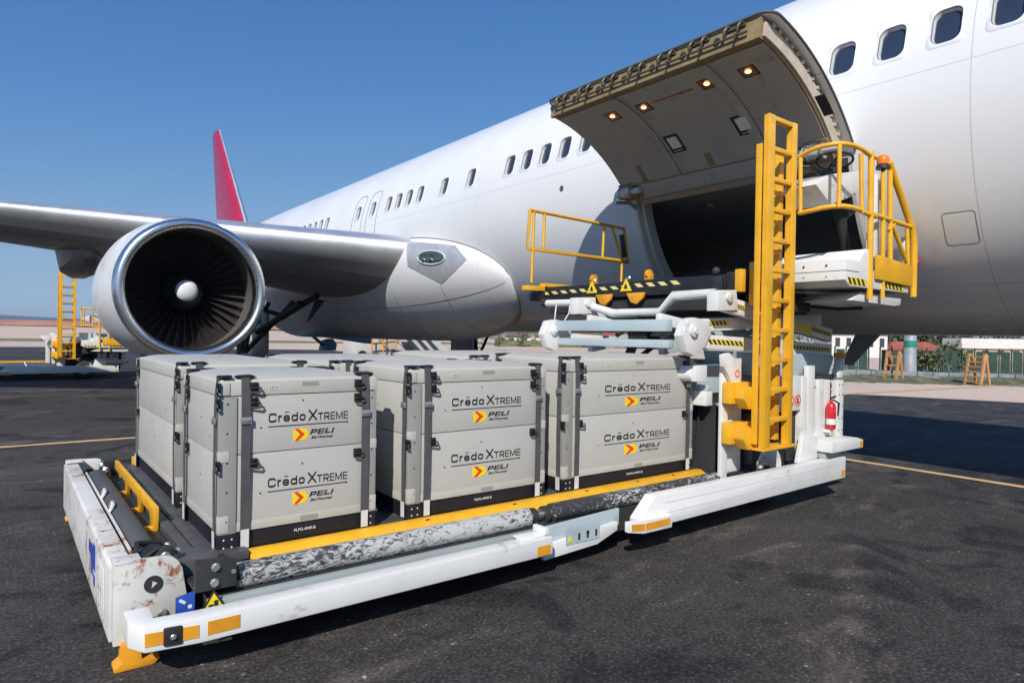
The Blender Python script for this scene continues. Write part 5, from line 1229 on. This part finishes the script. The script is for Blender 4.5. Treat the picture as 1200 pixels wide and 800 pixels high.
    for pa, zc in ((upt, z0+H*.745), (low, z0+H*.355)):
        yy = y0+.0032; zc += .02
        wid = {k: max(v.co.x for v in TXT[k].vertices)-min(v.co.x for v in TXT[k].vertices) for k in ('credo', 'x', 'treme')}
        gap = .035; tot = wid['credo']+gap+wid['x']+.008+wid['treme']; sc = W*.52/tot; left = xc-W*.26
        hz = min(sc, kz*1.0) if False else .86*kz
        xx = left+wid['credo']*sc/2
        inst('credo_lettering', TXT['credo'], pa, (xx, yy, zc), (0, 0, 0), (sc, 1, hz)); xx = left+(wid['credo']+gap+wid['x']/2)*sc
        inst('xtreme_lettering', TXT['x'], pa, (xx, yy, zc+.004*hz), (0, 0, 0), (sc, 1, hz)); xx = left+(wid['credo']+gap+wid['x']+.008+wid['treme']/2)*sc
        inst('xtreme_lettering', TXT['treme'], pa, (xx, yy, zc-.011*hz), (0, 0, 0), (sc, 1, hz))
        em = left+wid['credo']*sc*.487; b = MB(); b.box((em-.026*sc, yy-.0006, zc+.031*kz), (em+.026*sc, yy+.002, zc+.037*kz)); b.build('macron', MT['print'], pa)
        b = MB(); b.box((left, yy-.0006, zc-.062*kz), (left+W*.52, yy+.002, zc-.055*kz)); b.build('underline', MT['print'], pa)
        zl_ = zc-.125*kz; xl = xc-W*.045; r = .042*kz; rx = r*max(1, W/1.12)
        b = MB(); V = [(xl+rx*math.cos(2*math.pi*k/24), zl_+r*math.sin(2*math.pi*k/24)) for k in range(24)]; b.prism(V, 'y', yy-.0005, yy+.002); lg = b.build('logo_disc', MT['pyellow'], pa)
        b = MB(); b.prism([(xl-rx*1.55, zl_-r), (xl-rx*.2, zl_-r), (xl-rx*.2, zl_+r), (xl-rx*1.55, zl_+r)], 'y', yy-.0004, yy+.002); b.build('logo_block', MT['pyellow'], lg)
        b = MB(); b.prism([(xl-rx*1.35, zl_+r*1.0), (xl-rx*.75, zl_+r*1.0), (xl+rx*.35, zl_), (xl-rx*.75, zl_-r*1.0), (xl-rx*1.35, zl_-r*1.0), (xl-rx*.45, zl_)], 'y', yy-.0012, yy-.0006); b.build('logo_chevron', MT['pred'], lg)
        inst('peli_lettering', TXT['peli'], pa, (xl+rx*3.35, yy, zl_+.012*kz), (0, 0, 0), (.62*rx/.042*1.12/1.0, 1, .52*kz)); inst('biothermal_lettering', TXT['bio'], pa, (xl+rx*3.25, yy, zl_-.028*kz), (0, 0, 0), (.62*rx/.042*1.12, 1, .58*kz))
        for dx in (.24, .5, .80):
            inst('screw', SMm, pa, (x0+W*dx, y0+.004, zc+.11*kz if dx == .5 else zc-.06))
    inst('code_lettering', TXT['code'], pal, (xc-.02*W, y0+.0115, z0+.068), (0, 0, 0), (max(1, W/1.2), 1, 1))
    plate(lid, 'maker_plate', (xc-.06, y0-.002, zt-.055), (.12, 0, 0), (0, 0, .028), (0, -1, 0), MT['ccorner'])
    plate(low, 'maker_plate', (xc-.06, y0-.0001, zb+.012), (.12, 0, 0), (0, 0, .03), (0, -1, 0), MT['ccorner'], .004)
    bc = plate(lid, 'barcode_label', (x0+W*.28, y0-.002, zt-.075), (.075, 0, 0), (0, 0, .032), (0, -1, 0), MT['tag'])
    for k in range(5): plate(bc, 'barcode_bar', (x0+W*.28+.008+k*.013, y0-.004, zt-.070), (.005+.003*(k % 2), 0, 0), (0, 0, .022), (0, -1, 0), MT['ccorner'], .001)
    for z in (z0+.035, z0+.085):
        for xs_ in (x0+.03, x0+.08, x1-.03, x1-.075): inst('screw', WSM, pal, (xs_, y0-.0085, z))
    for z in [z0+.2+k*H*.17 for k in range(5)]: inst('screw', SMm, t, (x0+.045, y0-.0068, z)); inst('screw', SMm, t, (x1-.03, y0-.0068, z))
    for y, z in ((y0+Dp*.5, zm+.2), (y0+Dp*.5, zm-.2), (y0+Dp*.25, zm+.1)): inst('screw', SMm, t, (x0+.003, y, z), (0, 0, -math.pi/2))
    return t
Z = DZ+.004
C1 = container(1.10, 2.185, 4.475, 5.50, Z, 1.12, 'grey lettered container in the front row, at the deck end by the roller motor')
C2 = container(2.47, 3.835, 4.475, 5.55, Z, 1.165, 'grey lettered container in the middle of the front row on the loader')
C3 = container(4.07, 5.95, 4.475, 5.60, Z, 1.225, 'grey lettered container in the front row, closest to the yellow ladder')
C4 = container(1.12, 2.20, 5.86, 7.92, Z, 1.15, 'grey container in the back row, at the deck end beside the rusty white beam')
C5 = container(2.44, 3.86, 5.90, 7.92, Z, 1.15, 'grey container in the middle of the back row, mostly hidden behind the front ones')
C6 = container(4.05, 5.93, 5.92, 7.92, Z, 1.19, 'grey container in the back row, below the raised bridge')
# ================================================================== BACKGROUND
MT['wall_w'] = M('white_render', (.66, .63, .60), .8, var=.08, vs=.4)
MT['wall_c'] = M('cream_render', (.62, .54, .43), .8, var=.08, vs=.4)
MT['tile'] = M('red_roof_tiles', (.36, .09, .065), .8, var=.2, vs=1.5)
MT['glass_d'] = M('dark_window', (.05, .06, .07), .15)
MT['leaf'] = M('leaf_green', (.075, .11, .03), .7, var=.4, vs=2.5)
MT['leaf2'] = M('leaf_olive', (.11, .12, .045), .7, var=.4, vs=2.5)
MT['bark'] = M('bark', (.12, .09, .06), .9, var=.3)
MT['net'] = M('dark_green_netting', (.025, .055, .04), .85, var=.25, vs=1.2)
MT['galv'] = M('galvanised_steel', (.50, .52, .55), .45, metal=.5, var=.08, vs=1)
MT['wood'] = M('varnished_wood', (.52, .27, .10), .6, var=.15, vs=3)
MT['teal'] = M('teal_paint', (.02, .22, .17), .5)
MT['bluegrey'] = M('blue_grey_paint', (.10, .15, .21), .5, var=.15)
MT['grass'] = M('green_grass', (.10, .11, .045), .95, var=.4, vs=1.2, dirt=((.30, .24, .15), .75, .9))
MT['kerb'] = M('pale_blue_kerb', (.20, .23, .25), .85, var=.4, vs=.9, dirt=((.13, .12, .10), .4, 1.5))
def G(x, y): return onZ(x, y, 0)
def at(x, y, dist):
    """point on the ray of pixel (x, y) at a distance ahead of the camera"""
    return CAMP+ray(x, y)*dist
def tree(p, h, rad, label, mat, n=420, name='tree', cat='tree', group=None, trunk=.35, leaf=.34):
    t = thing(name, label, cat, (p.x, p.y, 0), group); b = MB(); rnd = random.Random(int(p.x*100)+int(p.y*7))
    b.tube([(p.x, p.y, 0), (p.x+.1, p.y, h*trunk), (p.x+.2, p.y+.1, h*.75)], [h*.03, h*.022, h*.008], 8)
    for k in range(4):
        a = rnd.random()*6.3; b.tube([(p.x+.1, p.y, h*trunk*(.8+.1*k)), (p.x+math.cos(a)*rad*.6, p.y+math.sin(a)*rad*.6, h*(.55+.08*k))], [h*.012, h*.004], 6)
    b.build('trunk', MT['bark'], t, smooth=60)
    b = MB(); cl = [(Vector((p.x+rnd.gauss(0, rad*.42), p.y+rnd.gauss(0, rad*.42), h*(trunk+.1)+rnd.random()**.8*h*(.82-trunk))), rad*(.28+.3*rnd.random())) for _ in range(16)]
    for _ in range(n):
        c, r = rnd.choice(cl); v = Vector((rnd.gauss(0, 1), rnd.gauss(0, 1), rnd.gauss(0, .8))).normalized()*r*(.55+.5*rnd.random()); q = c+v
        u = Vector((rnd.gauss(0, 1), rnd.gauss(0, 1), rnd.gauss(0, 1))).normalized(); w_ = u.orthogonal().normalized(); s = leaf*(.5+rnd.random())
        b.add([q-u*s*.5, q+w_*s*.35, q+u*s*.5, q-w_*s*.35], [(0, 1, 2, 3)])
    b.build('crown', mat, t, fix=False)
    return t
def house(x0, x1, ybot, ytop, yeave, dist, label, wall, roof, flat=False, name='house', win=3, deep=None):
    """building on the ground whose front spans pixels x0..x1, at a distance"""
    a, c = at(x0, 400, dist), at(x1, 400, dist); a.z = c.z = 0; u = (c-a); Wd = u.length; u.normalize(); bk = Vector((-u.y, u.x, 0))
    if bk.dot(a-CAMP) < 0: bk = -bk
    zt = at((x0+x1)/2, ytop, dist).z; ze = at((x0+x1)/2, yeave, dist).z; Dp = deep or max(5, Wd*.6)
    t = thing(name, label, 'building', a)
    L = lambda s, d, z: a+u*s+bk*d+Vector((0, 0, z))
    b = MB(); V = [L(0,0,0), L(Wd,0,0), L(Wd,Dp,0), L(0,Dp,0), L(0,0,ze), L(Wd,0,ze), L(Wd,Dp,ze), L(0,Dp,ze)]
    b.add(V, [(0,1,5,4),(1,2,6,5),(2,3,7,6),(3,0,4,7)]); b.build('wall', wall, t)
    b = MB(); o = .35
    if flat: V = [L(-o,-o,ze), L(Wd+o,-o,ze), L(Wd+o,Dp+o,ze), L(-o,Dp+o,ze), L(-o,-o,zt), L(Wd+o,-o,zt), L(Wd+o,Dp+o,zt), L(-o,Dp+o,zt)]; b.add(V, [(3,2,1,0),(4,5,6,7),(0,1,5,4),(1,2,6,5),(2,3,7,6),(3,0,4,7)])
    else:
        V = [L(-o,-o,ze), L(Wd+o,-o,ze), L(Wd+o,Dp+o,ze), L(-o,Dp+o,ze), L(Wd*.12,Dp/2,zt), L(Wd*.88,Dp/2,zt)]; b.add(V, [(0,1,5,4),(2,3,4,5),(1,2,5),(3,0,4),(3,2,1,0)])
    b.build('roof', roof, t)
    for k in range(win):
        s0 = Wd*(k+.3)/win; s1 = Wd*(k+.7)/win; b = MB(); V = [L(s0,-.06,ze*.45), L(s1,-.06,ze*.45), L(s1,-.06,ze*.82), L(s0,-.06,ze*.82)]
        b.add(V+[v+bk*.05 for v in V], [(0,1,2,3),(7,6,5,4),(0,4,5,1),(1,5,6,2),(2,6,7,3),(3,7,4,0)]); b.build('window', MT['glass_d'], t)
    return t
# ---- right: verge, kerb wall, fence, lamp mast, trestles
def strip(name, pix, z, mat, kind='structure'):
    pts = [G(x, y) for x, y in pix]; return sheet(name, [(p.x, p.y) for p in pts], z, mat, kind)
def rough_strip(name, p0, p1, wd, mat, h=.12, n=60):
    d = p1-p0; rws = []; nr = Vector((-d.y, d.x, 0)).normalized()
    if nr.dot(p0-CAMP) < 0: nr = -nr
    for i in range(n+1):
        c = p0+d*(i/n); w2 = wd*(.7+.5*random.random())
        rws.append([c-nr*w2*.1*random.random(), c+nr*w2*.25+Vector((0, 0, h*random.random())), c+nr*w2*.6+Vector((0, 0, h*random.random()+.05)), c+nr*w2])
    for r in rws: r[0].z = .006; r[3].z = .006
    return structure(MB().grid(rws).build(name, mat, smooth=180), 'stuff')
rough_strip('grass_verge', G(985, 447), G(1290, 455), 7, MT['grass'])
a, c = G(985, 438), G(1290, 447); d = (c-a); L_ = d.length; d.normalize()
kw = thing('kerb_wall', 'low pale blue concrete kerb blocks along the foot of the green fence', 'kerb', a)
nk = 16
for k in range(nk):
    p0 = a+d*(L_*k/nk+.015); p1 = a+d*(L_*(k+1)/nk-.015); b = MB(); b.bar(p0+Vector((0, 0, .13)), p1+Vector((0, 0, .13)), .4, .26); b.build('kerb_block', MT['kerb'], kw, bevel=.03)
a, c = G(978, 434), G(1290, 442); d = (c-a); L_ = d.length; d.normalize()
fn = thing('boundary_fence', 'boundary fence with dark green netting behind the kerb', 'fence', a); nf = 22; FH = 1.45
for k in range(nf+1):
    p = a+d*(L_*k/nf); b = MB(); b.tube([p, p+Vector((0, 0, FH+.15))], .05, 8); b.build('fence_post', MT['net'], fn, smooth=50)
    if k < nf and k not in (3,):
        q = a+d*(L_*(k+1)/nf); b = MB(); b.bar(p+d*.08+Vector((0, 0, FH*.52)), q-d*.08+Vector((0, 0, FH*.52)), .03, FH*.92); b.build('netting', MT['net'], fn)
lp = G(1066, 439); lm = thing('lamp_mast', 'thick pale grey lamp mast with green band beside the fence', 'lamp post', lp)
b = MB(); b.lathe([(.36, 0), (.34, 1), (.30, 5), (.22, 11), (0, 11)], lp, (0, 0, 1), 20); b.build('mast', MT['galv'], lm, smooth=50)
b = MB(); z0 = onY(1066, 407, lp.y).z; z1 = onY(1066, 399, lp.y).z; b.lathe([(.345, z0), (.335, z1)], lp, (0, 0, 1), 20); b.build('green_band', MT['teal'], lm)
b = MB(); b.box(lp+Vector((-.55, -.55, 0)), lp+Vector((.55, .55, .22))); b.build('mast_base', MT['kerb'], lm, bevel=.03)
for dx in (-.9, 0, .9):
    b = MB(); b.box(lp+Vector((dx-.35, -.3, 11.0)), lp+Vector((dx+.35, .3, 11.3))); b.build('flood_lamp', MT['galv'], lm, bevel=.03)
def trestle(p, q, h, label, rungs):
    """step-ladder trestle: two rails with rungs leaning on a back frame"""
    d = (q-p); d.z = 0; wd = d.length; d.normalize(); bk = Vector((-d.y, d.x, 0)); bk = bk if bk.dot(p-CAMP) > 0 else -bk
    t = thing('step_trestle', label, 'trestle', p, 'wooden step trestles on the apron edge')
    top = bk*h*.16+Vector((0, 0, h))
    for o in (Vector((0, 0, 0)), d*wd): b = MB(); b.bar(p+o, p+o+top, .09, .13); b.build('rail', MT['wood'], t)
    for o in (d*.05, d*(wd-.05)): b = MB(); b.bar(p+o+bk*h*.4, p+o+top+bk*.1, .07, .09); b.build('back_leg', MT['wood'], t)
    for k in range(rungs):
        f = (k+.6)/(rungs+.2); b = MB(); b.bar(p+top*f+d*.04, p+d*(wd-.04)+top*f, .10, .07); b.build('rung', MT['wood'], t)
    return t
p = G(1131, 450); q = G(1149, 451.5); trestle(p, q, onY(1140, 414, p.y).z, 'orange wooden step trestle with many rungs, near the white flat-roofed building', 6)
p = G(1036, 444); q = G(1050, 445); trestle(p, q, onY(1045, 411, p.y).z, 'orange wooden step trestle with few rungs, beside the grey lamp mast', 3)
# ---- buildings and trees behind the fence
house(1128, 1290, 430, 397.5, 409, 75, 'long white flat-roofed building behind the green fence', MT['wall_c'], MT['wall_w'], True, 'flat_roofed_building', 9, 2.6)
house(1048, 1106, 420, 400.5, 411, 88, 'low shed with a red pitched roof behind the lamp mast', MT['wall_c'], MT['tile'], False, 'shed', 3, 4)
house(975, 1040, 420, 388, 391, 80, 'white two-storey building with barred windows behind the loader', MT['wall_w'], MT['wall_w'], True, 'white_building', 5, 5)
sp_ = [(1035, 95, 6.0, 'leaf'), (1050, 101, 6.5, 'leaf2'), (1075, 99, 5.6, 'leaf2'), (1088, 96, 6, 'leaf'), (1108, 104, 7.5, 'leaf2'), (1124, 98, 7, 'leaf'), (1150, 110, 7, 'leaf2'), (1180, 112, 7.5, 'leaf')]
for k, (x, ds, h, m_) in enumerate(sp_):
    p = at(x, 402, ds); tree(p, h, h*.42, 'green tree in the row behind the boundary fence', MT[m_], 520, group='trees behind the fence', leaf=.55, trunk=.03)
for x, y, h in ((1103, 436, 1.9), (1118, 437, 1.5), (1090, 437, 1.4)):
    tree(G(x, y), h, h*.55, 'leafy shrub growing against the boundary fence', MT['leaf2'], 320, 'shrub', 'shrub', 'shrubs along the fence', .1, .22)
# ---- centre, seen under the fuselage
rough_strip('grass_verge', at(580, 400, 120)*1.0, at(800, 404, 120), 24, MT['drygrass'], .5, 40)
for o in [x for x in COL.objects if x.name.startswith('grass_verge')]: pass
tree(at(546, 402, 62), 3.0, 1.3, 'round green bush standing alone beyond the landing gear', MT['leaf'], 520, 'bush', 'bush', None, .08, .3)
hs = [(592, 622, 130, 391, 394), (628, 668, 140, 389, 394.5), (672, 700, 135, 389.5, 394), (705, 740, 150, 390, 395)]
for k, (x0, x1, ds, yt, ye) in enumerate(hs):
    house(x0, x1, 402, yt, ye, ds, 'small white house with a red tiled roof far beyond the apron', MT['wall_w'], MT['tile'], win=2)['group'] = 'red-roofed houses beyond the apron'
for k, (x, ds, h) in enumerate(((610, 118, 2.6), (655, 116, 2.2), (690, 118, 3.0), (585, 112, 2.0))):
    tree(at(x, 402, ds), h, h*.6, 'dry shrub standing before the red-roofed houses', MT['leaf2'], 260, 'shrub', 'shrub', 'shrubs before the houses', .1, .35)
# ---- passenger stairs and belt loader behind the aircraft
Ys = 40.0
so_ = onY(490, 440, Ys); so_.z = 0
ps = thing('passenger_stairs', 'white mobile passenger stairs with orange rails, behind the fuselage', 'stairs', so_)
def pxpoly(pts, Y): return [(p.x, max(.3, p.z)) for p in (onY(x, y, Y) for x, y in pts)]
b = MB(); b.prism(pxpoly([(482, 362), (497, 380), (526, 412), (530, 425), (500, 425), (462, 380), (455, 362)], Ys), 'y', Ys, Ys+.12); b.build('side_panel', MT['wall_w'], ps, bevel=.02)
b = MB(); b.prism(pxpoly([(482, 362), (497, 380), (526, 412), (530, 425), (500, 425), (462, 380), (455, 362)], Ys), 'y', Ys+2.0, Ys+2.12); b.build('side_panel', MT['wall_w'], ps, bevel=.02)
for k in range(3):
    b = MB(); x = 466+k*11; b.prism(pxpoly([(x, 386), (x+5, 386), (x+30, 414), (x+24, 414)], Ys), 'y', Ys-.04, Ys-.005); b.build('side_window', MT['glass_d'], ps)
for k in range(10):
    p = onY(478+5*k, 372+5.4*k, Ys); b = MB(); b.box((p.x-.2, Ys+.13, p.z-.06), (p.x+.2, Ys+1.99, p.z)); b.build('stair_tread', MT['galv'], ps)
for (x0, y0), (x1, y1) in (((436, 392), (436, 420)), ((449, 387), (449, 420)), ((464, 388), (464, 420)), ((430, 392), (466, 389)), ((432, 402), (468, 399)), ((440, 388), (462, 416))):
    b = MB(); b.tube([onY(x0, y0, Ys-.3), onY(x1, y1, Ys-.3)], .05, 6); b.build('stair_rail', MT['orange'], ps, smooth=50)
b = MB(); q = onY(430, 391, Ys); b.box((q.x-.8, Ys+.2, .5), (q.x+2.2, Ys+2.0, q.z+.1)); b.build('drive_cab', MT['wall_w'], ps, bevel=.05)
b = MB(); b.box((q.x-.4, Ys+.15, q.z-.45), (q.x+.4, Ys+.199, q.z-.05)); b.build('cab_window', MT['teal'], ps)
for dx in (-.2, 4.2):
    for dy in (.3, 1.9): b = MB(); b.lathe([(0, -.12), (.38, -.12), (.42, 0), (.38, .12), (0, .12)], (q.x+dx, Ys+dy, .42), (0, 1, 0), 18); b.build('wheel', MT['rubber'], ps, smooth=40)
b = MB(); b.box((q.x-.7, Ys+.4, .35), (q.x+4.9, Ys+1.8, .6)); b.build('stairs_chassis', MT['galv'], ps, bevel=.02)
Yb = 30.0; bo = onY(390, 440, Yb); bo.z = 0
bl_ = thing('belt_loader', 'blue-grey baggage belt loader behind the landing gear', 'belt loader', bo)
b = MB(); b.bar(onY(340, 386, Yb), onY(432, 400, Yb), .7, .22); b.build('conveyor', MT['bluegrey'], bl_, bevel=.03)
b = MB(); b.bar(onY(340, 383.5, Yb), onY(432, 397, Yb), .5, .06); b.build('belt', MT['rubber'], bl_)
b = MB(); q = onY(384, 404, Yb-.2); b.prism([(q.x-.3, q.z-.25), (q.x+.3, q.z-.25), (q.x+.35, q.z+.05), (q.x+.15, q.z+.3), (q.x-.2, q.z+.2)], 'y', Yb-.5, Yb+.2); b.build('motor_cover', MT['bluegrey'], bl_, bevel=.04)
b = MB(); b.bar(onY(362, 390, Yb-.3), onY(381, 406, Yb-.3), .12, .12); b.build('lift_strut', MT['dark'], bl_)
b = MB(); b.box((q.x-1.6, Yb-.6, .3), (q.x+2.2, Yb+.9, .75)); b.build('loader_chassis', MT['teal'], bl_, bevel=.05)
for dx in (-1.1, 1.6):
    for dy in (-.62, .9): b = MB(); b.lathe([(0, -.1), (.32, -.1), (.36, 0), (.32, .1), (0, .1)], (q.x+dx, Yb+dy, .36), (0, 1, 0), 18); b.build('wheel', MT['rubber'], bl_, smooth=40)

# ---- far wood beyond the field, seen as one mass
b = MB(); rnd = random.Random(5)
for k in range(3600):
    x = 160+rnd.random()*900; y = 300+rnd.gauss(0, 8)-(x-160)*.28; hh = 4.5+2.2*math.sin(x*.05)+1.5*math.sin(x*.17); q = Vector((x, y, hh*rnd.random()**.7+.3))
    u = Vector((rnd.gauss(0, 1), rnd.gauss(0, 1), rnd.gauss(0, 1))).normalized(); w_ = u.orthogonal().normalized(); s_ = 1.2+1.2*rnd.random()
    b.add([q-u*s_*.6, q+w_*s_*.5, q+u*s_*.6, q-w_*s_*.5], [(0, 1, 2, 3)])
structure(b.build('far_wood', MT['leaf'], fix=False), 'stuff')
# ================================================================== AIR
def haze():
    b = MB(); b.box((-7600, -60, -1.5), (7600, 6900, 104)); o = b.build('haze', None)
    o.data.materials.clear(); m = bpy.data.materials.new('thin_air_haze'); m.use_nodes = True; nt = m.node_tree; nt.nodes.clear()
    v = nt.nodes.new('ShaderNodeVolumePrincipled'); v.inputs['Density'].default_value = .00017; v.inputs['Color'].default_value = (.62, .78, 1, 1); v.inputs['Anisotropy'].default_value = .1
    out = nt.nodes.new('ShaderNodeOutputMaterial'); nt.links.new(v.outputs[0], out.inputs['Volume']); o.data.materials.append(m)
    o['kind'] = 'stuff'; o['label'] = 'thin blue haze over the airfield'
haze()
